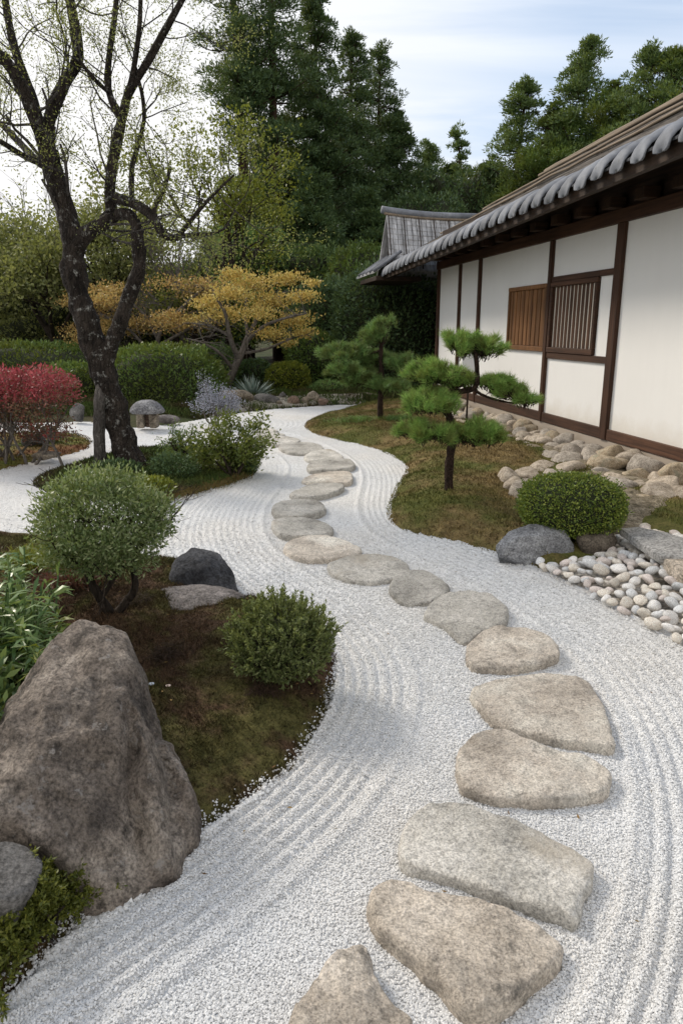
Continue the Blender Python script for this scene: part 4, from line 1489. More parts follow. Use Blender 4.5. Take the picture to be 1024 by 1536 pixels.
# rocks on the far shore -------------------------------------------------------------
def far_rock(u, v, w_, h_, mat, label, seed, depth=.7, sub=4, sharp=10):
    """w_, h_ in photo pixels; v is where it meets the soil"""
    b = G(u, v, .05)
    k = (b[1] * CS + (CAM_H - .1) * SN) / F
    a, hh = w_ * k / 2, h_ * k
    P = rand_hull(np.random.default_rng(seed), a * 1.05, a * depth, hh * .62, 20) + b + np.array((0, a * depth * .6, hh * .32))
    return rock('rock', P, mat, label, 'rock', None, sub, sharp, .05, 4, seed)


M_FARTAN = rock_mat('shore_rock_tan', (0.15, 0.125, 0.095), (0.26, 0.22, 0.17), (0.37, 0.325, 0.265), 4, spot_amt=.4, grain=40)
M_FARRED = rock_mat('shore_rock_russet', (0.09, 0.065, 0.05), (0.18, 0.125, 0.095), (0.29, 0.215, 0.165), 4, spot_amt=.4, grain=40)
far_rock(350, 609, 66, 28, M_FARTAN, 'long pale tan rock at the foot of the golden maple', 101)
far_rock(400, 607, 48, 22, M_GREYROCK, 'grey rock under the silver spiky plant', 102)
for k, (u, v, a, b, m, lb) in enumerate([(423, 602, 15, 16, M_GREYROCK, 'small grey rock beside the grey rock of the silver plant'),
                                         (419, 607, 13, 8, M_FARTAN, 'little flat pale rock in front of the small grey shore rock'),
                                         (440, 606, 22, 15, M_FARRED, 'dark russet rock in the shore pile, third from its left end'),
                                         (447, 597, 19, 11, M_FARTAN, 'tan rock lying on top of the shore pile behind the russet one'),
                                         (458, 605, 16, 12, M_FARTAN, 'small tan rock at the front of the shore pile'),
                                         (470, 603, 26, 20, M_FARTAN, 'largest angular tan rock of the shore pile'),
                                         (484, 606, 18, 13, M_FARRED, 'brown rock at the right end of the shore pile')]):
    far_rock(u, v, a, b, m, lb, 110 + k)
far_rock(118, 632, 34, 30, M_GREYROCK, 'grey rounded rock half hidden between the red shrub and the gnarled trunk', 121)
far_rock(250, 634, 42, 14, M_PINKROCK, 'low pinkish gritty rock beside the stone lantern', 122)
far_rock(48, 672, 44, 26, M_GREYROCK, 'pale grey rock under the stems of the red shrub', 123)
far_rock(70, 690, 60, 14, M_FARTAN, 'flat tan rock in front of the red shrub stems', 124)
far_rock(545, 597, 60, 10, M_FARTAN, 'long flat tan rock beyond the far pine', 125)

# two little discs lying on the moss
for u, v, r, col, lb in ((228, 1034, .014, (.42, .47, .55), 'tiny pale blue flat pebble on the brown moss'), (253, 1037, .012, (.55, .43, .38), 'tiny pinkish flat pebble on the brown moss')):
    m, t = new_mat('disc')
    finish(t, col, .5)
    p = G(u, v, .12)
    p[2] = LEFT_BANK.h(p[None, :2])[0] + .012
    V, Fc = ICO[3]
    o = obj('flat_pebble', V * (r, r * .9, r * .3) + p, Fc, m, None, True, origin=p)
    tag(o, lb, 'pebble')

# stone lantern: two squared legs under a mushroom cap -----------------------------------
M_CAP = rock_mat('lantern_cap', (0.13, 0.13, 0.14), (0.23, 0.23, 0.245), (0.36, 0.36, 0.37), 5, spot_amt=.5, grain=40, lichen=(.50, .50, .50))
b = G(223, 640, .05)
k = (b[1] * CS + 1.6 * SN) / F
lan = thing('stone_lantern', b, 'squat stone lantern with a grey mushroom cap by the clipped hedge', 'lantern')
mb = MB()
prof = [(0.0, 40), (8, 39.5), (15, 37), (20.5, 32.5), (24.5, 27), (25.5, 23), (23.5, 21), (14, 21), (0, 21)]
nn = 36
T = []
for r_, z_ in prof:
    for a in range(nn):
        an = 2 * PI * a / nn
        f = 1 + .04 * math.sin(an * 3 + z_ * .1)
        T.append(b + np.array((math.cos(an) * r_ * k * f, math.sin(an) * r_ * k * f, z_ * k)))
i = np.arange(len(prof) - 1)[:, None] * nn
j = np.arange(nn)[None, :]
kk = (j + 1) % nn
mb.add(np.array(T), np.stack((i + j, i + nn + j, i + nn + kk, i + kk), -1).reshape(-1, 4)[:, ::-1])
mb.build('cap', M_CAP, lan)
for dx in (-10, 9):
    mb = MB(); mb.box(b + np.array((dx * k, 0, 10 * k)), (1, 0, 0), (0, 1, 0), (0, 0, 1), 5.5 * k, 9 * k, 11.2 * k, .015)
    mb.build('leg', M_FARTAN, lan, False)
mb = MB(); mb.box(b + np.array((0, 4 * k, 9 * k)), (1, 0, 0), (0, 1, 0), (0, 0, 1), 4.2 * k, 4 * k, 10 * k, .01); mb.build('fire_box', M_FARRED, lan, False)

# small white notice plate on a post behind the front pine
nb_ = G(684, 612, .12)
nb_ = np.array((1.93, 10.9, .12))
note = thing('notice_board', nb_, 'small white notice plate on a thin post behind the front pine', 'sign')
M_WHITE, t = new_mat('white_plate'); finish(t, (.75, .77, .80), .5)
mb = MB(); mb.box(nb_ + np.array((0, 0, 1.00)), (1, 0, 0), (0, 1, 0), (0, 0, 1), .11, .012, .13, .004); mb.build('plate', M_WHITE, note, False)
mb = MB(); mb.tube([nb_ + np.array((0, .03, -.1)), nb_ + np.array((0, .03, 1.0))], .016, 8); mb.build('post', M_EAVE, note)

# ================================================================== PLANTS
def grow(mb, tips, p, d, L, r, lev, rng, kids=(3, 4), wander=.25, up=.1, spread=.8, shrink=.62, sides=6, leaf_from=1):
    """a branch that forks; collects points along the outer shoots in `tips` as (point, direction, level)"""
    n = 6 if lev > 0 else 4
    P = [np.array(p, float)]
    d = d / np.linalg.norm(d)
    D = [d]
    for i in range(n - 1):
        d = d + rng.normal(0, wander, 3) * .5 + np.array((0, 0, up))
        d = d / np.linalg.norm(d)
        P.append(P[-1] + d * L / (n - 1))
        D.append(d)
    P = np.array(P)
    rad = np.linspace(r, r * .55, n)
    mb.tube(P, rad, sides if r > .012 else 4, cap=False)
    if lev <= leaf_from:
        for i in range(1, n):
            tips.append((P[i], D[i], lev))
    if lev == 0:
        return
    for k in range(rng.integers(kids[0], kids[1] + 1)):
        f = rng.uniform(.45, 1.0)
        i = min(int(f * (n - 1)), n - 2)
        b = P[i] + (P[i + 1] - P[i]) * (f * (n - 1) - i)
        s = unit(rng.normal(size=3))
        nd = D[i] + s * spread
        grow(mb, tips, b, nd, L * shrink * rng.uniform(.75, 1.2), r * .55 * (1 - .3 * f), lev - 1, rng, kids, wander, up, spread, shrink, sides, leaf_from)


def tip_leaves(tips, per, L, W, rng, jitter=.03, droop=0.0, name='foliage', mat=None, parent=None, outward=.9):
    P = np.array([t[0] for t in tips])
    D = np.array([t[1] for t in tips])
    k = np.repeat(np.arange(len(P)), per)
    p = P[k] + rng.normal(0, jitter, (len(k), 3))
    A = D[k] * outward + rng.normal(0, .6, (len(k), 3)) + np.array((0, 0, -droop))
    mb = MB()
    leaves(p, A, rng.uniform(.7, 1.25, len(k)) * L, rng.uniform(.8, 1.2, len(k)) * W, rng, mb)
    return mb.build(name, mat, parent, False)


def lump(U, seed, amp=.12, sc=2.2):
    """uneven radius factor for a crown outline"""
    return 1 + amp * fbm(U * sc + seed * 3.7, 3, seed) * 1.6


def crown_leaves(c, rad, n, L, W, rng, seed, lo=.6, amp=.14, sc=2.4, outward=.7, upb=.3, cutlow=None, mb=None, gaps=0.0, ragged=.06):
    """leaves through the outer volume of a lumpy ellipsoid"""
    U, S = shell(n, rng, lo)
    f = lump(U, seed, amp, sc)
    if gaps > 0:
        keep = fbm(U * 3.1 + seed, 3, seed + 2) > -.55 + gaps
        U, S, f = U[keep], S[keep], f[keep]
    f = f * (1 + rng.normal(0, ragged, len(f)))
    P = np.array(c) + S * np.array(rad) * f[:, None]
    if cutlow is not None:
        k = P[:, 2] > cutlow
        P, U = P[k], U[k]
    A = U * outward + rng.normal(0, .55, P.shape) + np.array((0, 0, upb))
    m = mb or MB()
    n = len(P)
    leaves(P, A, rng.uniform(.7, 1.3, n) * L, rng.uniform(.8, 1.2, n) * W, rng, m)
    return m


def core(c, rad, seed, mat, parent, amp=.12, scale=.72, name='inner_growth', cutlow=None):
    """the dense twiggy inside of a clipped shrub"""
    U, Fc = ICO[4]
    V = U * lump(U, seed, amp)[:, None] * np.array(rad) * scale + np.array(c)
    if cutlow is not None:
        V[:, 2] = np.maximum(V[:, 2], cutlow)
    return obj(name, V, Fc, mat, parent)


L_OLIVE = leaf_mat('leaf_olive', [(0.030, 0.050, 0.018), (0.065, 0.095, 0.035), (0.105, 0.135, 0.060), (0.16, 0.18, 0.10)], .30, .4, gain=2.2)
L_BUSH = leaf_mat('leaf_bush', [(0.034, 0.048, 0.018), (0.066, 0.086, 0.030), (0.105, 0.128, 0.050), (0.15, 0.165, 0.075)], .30, .45, gain=1.9)
L_BOX = leaf_mat('leaf_box', [(0.025, 0.045, 0.008), (0.050, 0.080, 0.014), (0.095, 0.125, 0.022), (0.15, 0.17, 0.035)], .2, .4, gain=2.1)
L_HEDGE = leaf_mat('leaf_hedge', [(0.020, 0.042, 0.012), (0.042, 0.075, 0.020), (0.075, 0.115, 0.030)], .25, .5, (0.09, 0.11, 0.02), .8, gain=2.3)
L_DARK = leaf_mat('leaf_dark', [(0.012, 0.026, 0.012), (0.026, 0.046, 0.020), (0.045, 0.070, 0.028)], .2, .5, gain=2.8)
L_MID = leaf_mat('leaf_mid', [(0.020, 0.040, 0.016), (0.042, 0.070, 0.026), (0.075, 0.105, 0.036)], .25, .5, gain=2.7)
L_YG = leaf_mat('leaf_yellow_green', [(0.055, 0.080, 0.014), (0.11, 0.135, 0.020), (0.18, 0.19, 0.03)], .35, .5, gain=1.50)
L_GOLD = leaf_mat('leaf_gold', [(0.25, 0.17, 0.045), (0.38, 0.275, 0.075), (0.48, 0.37, 0.12), (0.34, 0.32, 0.10)], .35, .5, gain=1.5, through=None)
L_BRONZE = leaf_mat('leaf_bronze', [(0.17, 0.105, 0.035), (0.27, 0.175, 0.060), (0.35, 0.25, 0.085), (0.20, 0.17, 0.06)], .35, .5, gain=1.8, through=None)
L_RED = leaf_mat('leaf_red', [(0.14, 0.035, 0.030), (0.28, 0.040, 0.055), (0.40, 0.10, 0.11), (0.16, 0.07, 0.045)], .35, .5, gain=1.15, through=None)
L_REDDULL = leaf_mat('leaf_dull_red', [(0.13, 0.025, 0.02), (0.10, 0.055, 0.03), (0.075, 0.065, 0.03), (0.16, 0.05, 0.04)], .3, .5, gain=1.5, through=None)
L_SILVER = leaf_mat('leaf_silver', [(0.14, 0.19, 0.165), (0.21, 0.265, 0.24), (0.28, 0.33, 0.30)], .15, .5, gain=1.50, through=None)
L_LILAC = leaf_mat('leaf_lilac', [(0.13, 0.14, 0.17), (0.20, 0.21, 0.25), (0.29, 0.30, 0.35)], .15, .6, gain=1.60, through=None)
L_STRAP = leaf_mat('leaf_strap', [(0.035, 0.075, 0.020), (0.070, 0.120, 0.035), (0.115, 0.17, 0.055), (0.20, 0.26, 0.13)], .3, .32, None, 1.5, .5, gain=1.7)
L_STRAPY = leaf_mat('leaf_strap_yellow', [(0.11, 0.15, 0.02), (0.20, 0.22, 0.03), (0.15, 0.2, 0.04)], .35, .4, gain=1.30)
L_NEEDLE = leaf_mat('needles_green', [(0.030, 0.065, 0.016), (0.058, 0.110, 0.026), (0.095, 0.155, 0.038), (0.13, 0.18, 0.05)], .2, .5, (0.16, 0.17, 0.045), 9.0, gain=3.5)
L_NEEDLE2 = leaf_mat('needles_blue_green', [(0.032, 0.070, 0.022), (0.060, 0.108, 0.036), (0.095, 0.145, 0.050)], .2, .5, (0.11, 0.125, 0.04), 5.0, gain=3.2)
L_PALE = leaf_mat('leaf_pale_olive', [(0.07, 0.085, 0.035), (0.13, 0.145, 0.06), (0.20, 0.20, 0.085)], .45, .5, gain=1.65)
L_MOSSY = leaf_mat('leaf_mossy', [(0.030, 0.040, 0.008), (0.060, 0.070, 0.012), (0.105, 0.108, 0.020)], .2, .5, gain=1.9)
L_SPRING = leaf_mat('leaf_thin_canopy', [(0.060, 0.075, 0.03), (0.10, 0.115, 0.045), (0.15, 0.15, 0.065)], .62, .5, gain=2.3)
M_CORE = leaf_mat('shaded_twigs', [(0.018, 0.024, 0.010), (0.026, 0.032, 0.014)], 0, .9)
B_DARK = bark_mat('bark_dark', (0.018, 0.014, 0.011), (0.075, 0.058, 0.046), 14, .3)
B_PINE = bark_mat('bark_pine', (0.020, 0.013, 0.010), (0.085, 0.055, 0.042), 22, .5)
B_GREY = bark_mat('bark_grey', (0.10, 0.088, 0.078), (0.24, 0.215, 0.19), 14, .3)
B_GNARL = bark_mat('bark_gnarled', (0.009, 0.007, 0.006), (0.062, 0.050, 0.042), 12, .40, (0.34, 0.34, 0.32), 1.0, .56)
B_GNARL_PALE = bark_mat('bark_gnarled_pale', (0.035, 0.031, 0.028), (0.135, 0.122, 0.113), 12, .35, (0.33, 0.325, 0.31), 1.0, .60)
B_RED = bark_mat('bark_redwood', (0.028, 0.017, 0.012), (0.090, 0.058, 0.042), 6, .15)


def lbank(u, v, bank, z0=.1):
    p = G(u, v, z0)
    for _ in range(4):
        z0 = float(bank.h(p[None, :2])[0])
        p = G(u, v, z0)
    return p


def px2m(p):
    return (p[1] * CS + (CAM_H - p[2]) * SN) / F


# ---- ball shaped olive shrub on a twisted stem, front left
rng = np.random.default_rng(31)
b = lbank(168, 922, LEFT_BANK)
k = px2m(b)
sh = thing('topiary_shrub', b, 'ball clipped olive green shrub on a twisted bare double stem near the huge boulder', 'shrub')
cY = b[1] + .05
c = at(155, 786, cY)
st = MB()
tips = []
for path, r0 in (([(170, 925, 0), (155, 905, -.03), (138, 875, -.04), (128, 845, 0), (112, 815, .03)], .030), ([(170, 925, 0), (188, 905, .02), (203, 880, .03), (200, 845, .04), (212, 815, .05)], .026),
                 ([(150, 898, -.02), (172, 865, .02), (185, 835, .05), (188, 800, .08)], .018), ([(138, 872, -.04), (120, 850, -.1), (100, 835, -.15)], .013)):
    P = spline([at(u, v, cY + dy) for u, v, dy in path], 16)
    st.tube(P, np.linspace(r0, r0 * .55, 16), 9, .25, 3, 18)
    for q in range(5):
        d = np.array((rng.normal(0, .7), rng.normal(0, .7), rng.uniform(.3, 1.0)))
        grow(st, tips, P[-1 - q], d, .26, r0 * .40, 2, rng, (2, 4), .3, .05, .9, .68, 5)
for q in range(3):
    pass
st.build('stem', B_DARK, sh)
R_ = np.array((100 * k, 92 * k, 84 * k))
cl_ = c[2] - 72 * k
m = crown_leaves(c, R_, 15000, .026, .010, rng, 5, .55, .13, 2.6, .55, .35, cl_, None, .22, .07)
crown_leaves(c + np.array((0, 0, .02)), R_ * .93, 3000, .027, .010, rng, 5, .15, .12, 2.4, .3, .3, cl_ + .02, m)
for q in range(9):
    d = unit(rng.normal(size=3) + np.array((0, -.4, .5)))
    crown_leaves(c + d * R_ * .86, (.085, .085, .065), 330, .027, .010, rng, 40 + q, .3, .2, 2, .6, .5, None, m)
m.build('foliage', L_OLIVE, sh, False)

# ---- low round shrub at the tip of the bank
rng = np.random.default_rng(32)
b = lbank(418, 1045, LEFT_BANK)
k = px2m(b)
sh = thing('low_shrub', b, 'low spreading bright green shrub at the rounded edge of the brown moss bank', 'shrub')
c = b + np.array((0, .18, 58 * k))
R_ = np.array((80 * k, 76 * k, 66 * k))
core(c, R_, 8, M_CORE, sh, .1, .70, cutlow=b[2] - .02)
m = MB()
mbt = MB()
for q in range(560):
    U = unit(rng.normal(size=3))
    if U[2] < -.45: continue
    base = c + U * R_ * float(lump(U[None], 8, .10)[0]) * rng.uniform(.72, .98)
    d = unit(U * .6 + np.array((0, 0, .75)) + rng.normal(0, .25, 3))
    L = rng.uniform(.05, .10)
    mbt.tube([base - d * .05, base + d * L * .9], [.0022, .001], 3, cap=False)
    n = 40
    f = rng.random(n)
    P = base + d * (f * L)[:, None]
    A = unit(rng.normal(size=(n, 3))) * .8 + d * .9
    leaves(P, A, rng.uniform(.012, .020, n), rng.uniform(.005, .0075, n), rng, m)
crown_leaves(c, R_ * .95, 7000, .024, .009, rng, 8, .6, .10, 2.4, .6, .4, b[2] + .01, m)
m.build('foliage', L_BUSH, sh, False)
mbt.build('stem', B_DARK, sh)

# ---- clipped box dome on the right, dense tiny leaves
rng = np.random.default_rng(33)
b = lbank(856, 797, RIGHT_BANK)
b = G(856, 822, .05) + np.array((0, .12, 0))
k = px2m(b)
sh = thing('clipped_bush', b, 'tightly clipped dome of small leaved box above the blue grey boulder', 'bush')
c = at(856, 757, b[1] + .06)
R_ = np.array((76 * k, 68 * k, 45 * k))


def superdome(U):
    f = 1 / (np.abs(U[:, 0]) ** 2.5 + np.abs(U[:, 1]) ** 2.5 + np.abs(U[:, 2]) ** 2.5) ** (1 / 2.5)
    return f


U, Fc = ICO[4]
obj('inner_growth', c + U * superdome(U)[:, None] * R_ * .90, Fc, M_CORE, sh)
n = 15000
U = unit(rng.normal(size=(n, 3)))
f = superdome(U) * (1 + .025 * fbm(U * 3, 3, 4)) * rng.uniform(.90, 1.01, n)
P = c + U * f[:, None] * R_
A = U * .6 + rng.normal(0, .6, (n, 3)) + (0, 0, .2)
m = MB()
leaves(P, A, rng.uniform(.014, .023, n), rng.uniform(.010, .015, n), rng, m)
for q in range(70):
    u_ = unit(rng.normal(size=3) + np.array((0, 0, .6)))
    p_ = c + u_ * float(superdome(u_[None])[0]) * R_
    n_ = 9
    P_ = p_ + u_ * rng.uniform(0, .035, n_)[:, None] + rng.normal(0, .006, (n_, 3))
    leaves(P_, u_ + rng.normal(0, .6, (n_, 3)), .017, .011, rng, m)
m.build('foliage', L_BOX, sh, False)
mb = MB(); mb.tube([b - WUP * .1, c], [.03, .02], 8); mb.build('stem', B_DARK, sh)

# ---- long leaved plant at the left edge
rng = np.random.default_rng(34)
b = np.array((-1.52, 2.75, LEFT_BANK.h(np.array([[-1.52, 2.75]]))[0]))
sh = thing('leafy_plant', b, 'tall leafy plant with long narrow arching leaves behind the huge boulder', 'plant')
m, my, stm = MB(), MB(), MB()
for q in range(170):
    o_ = b + np.array((rng.normal(-.06, .17), rng.normal(.05, .20), 0))
    top = o_ + np.array((rng.normal(.0, .09), rng.normal(0, .11), rng.uniform(.15, .60) * (1 - .7 * min(1, abs(o_[0] - b[0] + .08)))))
    stm.tube(spline([o_, (o_ + top) / 2 + rng.normal(0, .02, 3), top], 6), .004, 4, cap=False)
    n = 20
    f = rng.uniform(.3, 1.0, n) ** .7
    P = o_ + (top - o_) * f[:, None]
    A = rng.normal(size=(n, 3)) * (1, 1, .35) + np.array((.1, -.1, .55))
    target = my if rng.random() < .10 else m
    blades(P, A, rng.uniform(.06, .135, n), rng.uniform(.009, .018, n), rng.uniform(.1, .55, n)[:, None], rng, target)
m.build('foliage', L_STRAP, sh)
my.build('foliage', L_STRAPY, sh)
stm.build('stem', L_MID, sh)
# small dark leaved underplanting beside it
sh = thing('ground_plant', G(20, 1080, .15), 'dark bushy plant with broad leaves between photo edge and huge boulder', 'plant')
m = crown_leaves(np.array((-1.36, 2.28, .22)), (.20, .22, .26), 2600, .055, .022, rng, 71, .2, .2, 2, .5, .2)
m.build('foliage', L_MID, sh, False)

# ---- grassy mounds behind the olive shrub
for (u, v, w_, h_, mat, lb) in ((52, 838, 70, 30, L_YG, 'low yellow green feathery plant behind the tall leafy plant'), (112, 868, 62, 34, L_REDDULL, 'low rusty bronze plant at the left of the twisted stems'),
                                (100, 815, 60, 20, L_MOSSY, 'low green ground plant at the gravel edge behind the rusty one')):
    b = lbank(u, v + h_ * .3, LEFT_BANK); k = px2m(b)
    sh = thing('ground_plant', b, lb, 'plant')
    m = MB()
    n = 1500
    P = b + rng.normal(0, 1, (n, 3)) * (w_ * k * .33, w_ * k * .25, 0)
    P[:, 2] = b[2] + rng.random(n) * h_ * k * .5
    A = rng.normal(0, .55, (n, 3)) + (0, 0, 1)
    blades(P, A, rng.uniform(.5, 1, n) * h_ * k * 1.1, .004, .4, rng, m)
    m.build('foliage', mat, sh, False)

# ---- feathery conifer ground cover at the bottom left
rng = np.random.default_rng(35)
b = G(66, 1400, .05)
sh = thing('ground_cover_shrub', b, 'low feathery mossy green shrub in front of the small grey stone', 'shrub')
m = MB()
for q in range(1500):
    x = np.array((rng.normal(0, .14), rng.normal(0, .11)))
    p = b + np.array((x[0] - .02, x[1], 0))
    h_ = .15 * math.exp(-(x[0] ** 2 / .05 + x[1] ** 2 / .03)) * (1 + .5 * math.sin(x[0] * 38) * math.cos(x[1] * 42)) + .01
    if inside(p[None, :2], LEFT_POLY)[0] == False: continue
    p[2] = LEFT_BANK.h(p[None, :2])[0] * .6 + h_ * rng.uniform(.3, 1.0)
    n = 46
    d = unit(rng.normal(0, .6, 3) + np.array((0, -.1, .8)))
    f = rng.random(n)
    P = p + d * (f * .045)[:, None] + rng.normal(0, .005, (n, 3))
    A = d * .9 + rng.normal(0, .6, (n, 3))
    leaves(P, A, rng.uniform(.011, .019, n), .0065, rng, m)
m.build('foliage', L_MOSSY, sh, False)
mb = MB()
for q in range(14):
    mb.tube([b + np.array((rng.uniform(-.05, .04), rng.uniform(-.02, .05), -.02)), b + np.array((rng.uniform(-.07, .05), rng.uniform(0, .07), .06))], .003, 4)
mb.build('stem', B_DARK, sh)

# ---- brown dried clumps on the bank
for u, v, w_, lb in ((250, 985, 46, 'dark brown dried fern clump in the middle of the moss bank'), (205, 905, 40, 'dark brown dried clump beside the twisted stems'), (395, 1040, 40, 'brown dry grass under the low spreading shrub')):
    b = lbank(u, v, LEFT_BANK); k = px2m(b)
    sh = thing('dry_clump', b, lb, 'dry plant')
    m = MB()
    n = 900
    P = b + rng.normal(0, 1, (n, 3)) * (w_ * k * .28, w_ * k * .22, 0)
    P[:, 2] = LEFT_BANK.h(P[:, :2]) + rng.random(n) * .03
    A = rng.normal(0, 1, (n, 3)) + (0, 0, .5)
    blades(P, A, rng.uniform(.03, .07, n), .0022, .5, rng, m)
    m.build('foliage', M_DRY if 'M_DRY' in globals() else leaf_mat('dry_fern', [(0.018, 0.010, 0.007), (0.04, 0.022, 0.014), (0.075, 0.045, 0.028)], .1, .8), sh, False)

# ---- plants of the centre island
rng = np.random.default_rng(36)


def twiggy(name, b, H, W_, label, mat, seed, leafL, leafW, per, nst=7, lev=2, bark=None, cat='shrub', outward=.9, kids=(3, 4), jitter=.02, lean=.6):
    rg = np.random.default_rng(seed)
    sh = thing(name, b, label, cat)
    st, tips = MB(), []
    for q in range(nst):
        d = np.array((rg.normal(0, lean) * W_ / H, rg.normal(0, lean) * W_ / H, 1.0))
        grow(st, tips, b + np.array((rg.normal(0, .03), rg.normal(0, .03), -.03)), d, H * rg.uniform(.45, .65), .010 + .008 * H, lev, rg, kids, .25, .06, .75, .60, 5)
    st.build('stem', bark or B_DARK, sh)
    if per:
        tip_leaves(tips, per, leafL, leafW, rg, jitter, 0.1, 'foliage', mat, sh, outward)
    return sh


b = lbank(345, 712, CENTRE_BANK)
twiggy('leafy_shrub', b, .62, .50, 'loose bright leaved shrub with see-through crown at the right of the gnarled tree', L_YG_SHRUB if 'L_YG_SHRUB' in globals() else leaf_mat('leaf_loose_shrub', [(0.05, 0.085, 0.018), (0.10, 0.14, 0.03), (0.17, 0.20, 0.06)], .35, .4), 61, .050, .022, 10, 9, 2, outward=.5, jitter=.05, lean=.75)
b = lbank(280, 700, CENTRE_BANK)
twiggy('thin_shrub', b, .60, .22, 'thin upright sparsely leaved shrub beside the loose bright one', L_MID, 62, .035, .015, 4, 4, 2, lean=.35)
for (u, v, rx, rz, mat, lb, L, W, sd) in ((262, 712, 40, 22, L_DARK, 'dark green low plant at the foot of the gnarled trunk', .035, .016, 63), (335, 700, 50, 15, L_MOSSY, 'low mossy green mound under the loose bright shrub', .022, .010, 64),
                                          (365, 703, 26, 18, L_DARK, 'dark rounded low plant at the right tip of the tree island', .028, .012, 65), (232, 738, 30, 16, L_YG, 'small yellow green tuft in front of the gnarled trunk', .03, .012, 66),
                                          (285, 690, 46, 16, L_MID, 'low green plants behind the thin upright shrub', .03, .012, 67), (178, 705, 34, 10, L_DARK, 'dark ground plant between the two trunk bases', .03, .014, 68)):
    b = lbank(u, v, CENTRE_BANK); k = px2m(b)
    sh = thing('ground_plant', b, lb, 'plant')
    m = crown_leaves(b + np.array((0, 0, rz * k * .5)), (rx * k, rx * k * .6, rz * k), 2200, L, W, rng, sd, .4, .25, 2.5, .5, .5, b[2] - .03)
    m.build('foliage', mat, sh, False)
# reddish dry grass along the front of the island
b = lbank(290, 728, CENTRE_BANK)
sh = thing('dry_clump', b, 'rusty dry grass along the front edge of the tree island', 'dry plant')
m = MB(); n = 1600
t_ = rng.random(n)
P = np.array([lbank(u_, v_, CENTRE_BANK) for u_, v_ in [(225, 748), (262, 745), (300, 735), (335, 726), (366, 714)]])
P = spline(P, 40)[(t_ * 39).astype(int)] + rng.normal(0, .07, (n, 3)) * (1, 1, .1)
blades(P, rng.normal(0, .5, (n, 3)) + (0, 0, 1), rng.uniform(.04, .12, n), .005, .4, rng, m)
m.build('foliage', leaf_mat('dry_grass', [(0.09, 0.045, 0.02), (0.16, 0.10, 0.035), (0.10, 0.10, 0.03)], .2, .7), sh, False)

# ---- lilac grey bare twiggy shrub
b = lbank(312, 640, SHORE_BANK); b[1] -= .1
twiggy('twiggy_shrub', G(322, 634, .06), .75, .62, 'lilac grey bare looking twiggy shrub in front of the golden maple', L_LILAC, 71, .035, .014, 9, 7, 2, B_GREY, outward=.4, jitter=.05, lean=.62)
# ---- silver spiky plant
b = at(379, 604, 16.2)
sh = thing('spiky_plant', b, 'silver green spiky agave like plant between two shore rocks', 'plant')
k = px2m(b)
m = MB(); n = 420
d = unit(rng.normal(size=(n, 3)) * (1, 1, .5) + (0, 0, .75))
d[:, 2] = np.abs(d[:, 2])
blades(np.tile(b + np.array((0, 0, .08)), (n, 1)) + d * .05, d, rng.uniform(.35, .85, n) * 52 * k, .035, .06, rng, m)
m.build('foliage', L_SILVER, sh, False)

# ---- red shrub at the left edge
rng = np.random.default_rng(37)
b = lbank(40, 690, RED_BANK)
sh = thing('red_shrub', b, 'crimson topped flat crowned shrub with many bare grey stems at the left edge', 'shrub')
k = px2m(b)
st, tips = MB(), []
for q in range(15):
    d = np.array((rng.normal(.1, .75), rng.normal(0, .6), 1.0))
    grow(st, tips, b + np.array((rng.normal(-.1, .26), rng.normal(0, .14), -.03)), d, .62, .020, 2, rng, (3, 4), .25, .05, .75, .62, 6)
st.build('stem', B_GREY, sh)
cR = at(38, 612, b[1])
m = MB(); m2 = MB()
for q in range(64):
    x = rng.uniform(-125, 62); y = rng.normal(0, .32)
    hgt = rng.uniform(-.03, 1)
    cc_ = at(38 + x, 557 + 40 * (1 - hgt) + .0018 * x * x * .5, b[1] + y)
    crown_leaves(cc_, (.24, .22, .10), 150, .045, .020, rng, 300 + q, .2, .2, 2, .3, .5, None, m)
for q in range(110):
    x = rng.uniform(-125, 60); y = rng.normal(0, .30)
    cc_ = at(38 + x, rng.uniform(585, 652), b[1] + y)
    crown_leaves(cc_, (.18, .18, .12), 85, .042, .017, rng, 400 + q, .2, .2, 2, .3, .3, None, m2)
m.build('foliage', L_RED, sh, False)
m2.build('lower_foliage', L_REDDULL, sh, False)
# small red seedling on the rusty moss
b2 = lbank(79, 662, RED_BANK)
sh = thing('ground_plant', b2, 'tiny crimson seedling at the right of the red shrub stems', 'plant')
m = crown_leaves(b2 + np.array((0, 0, .08)), (.10, .08, .09), 220, .045, .02, rng, 77, .1, .2)
m.build('foliage', L_RED, sh, False)


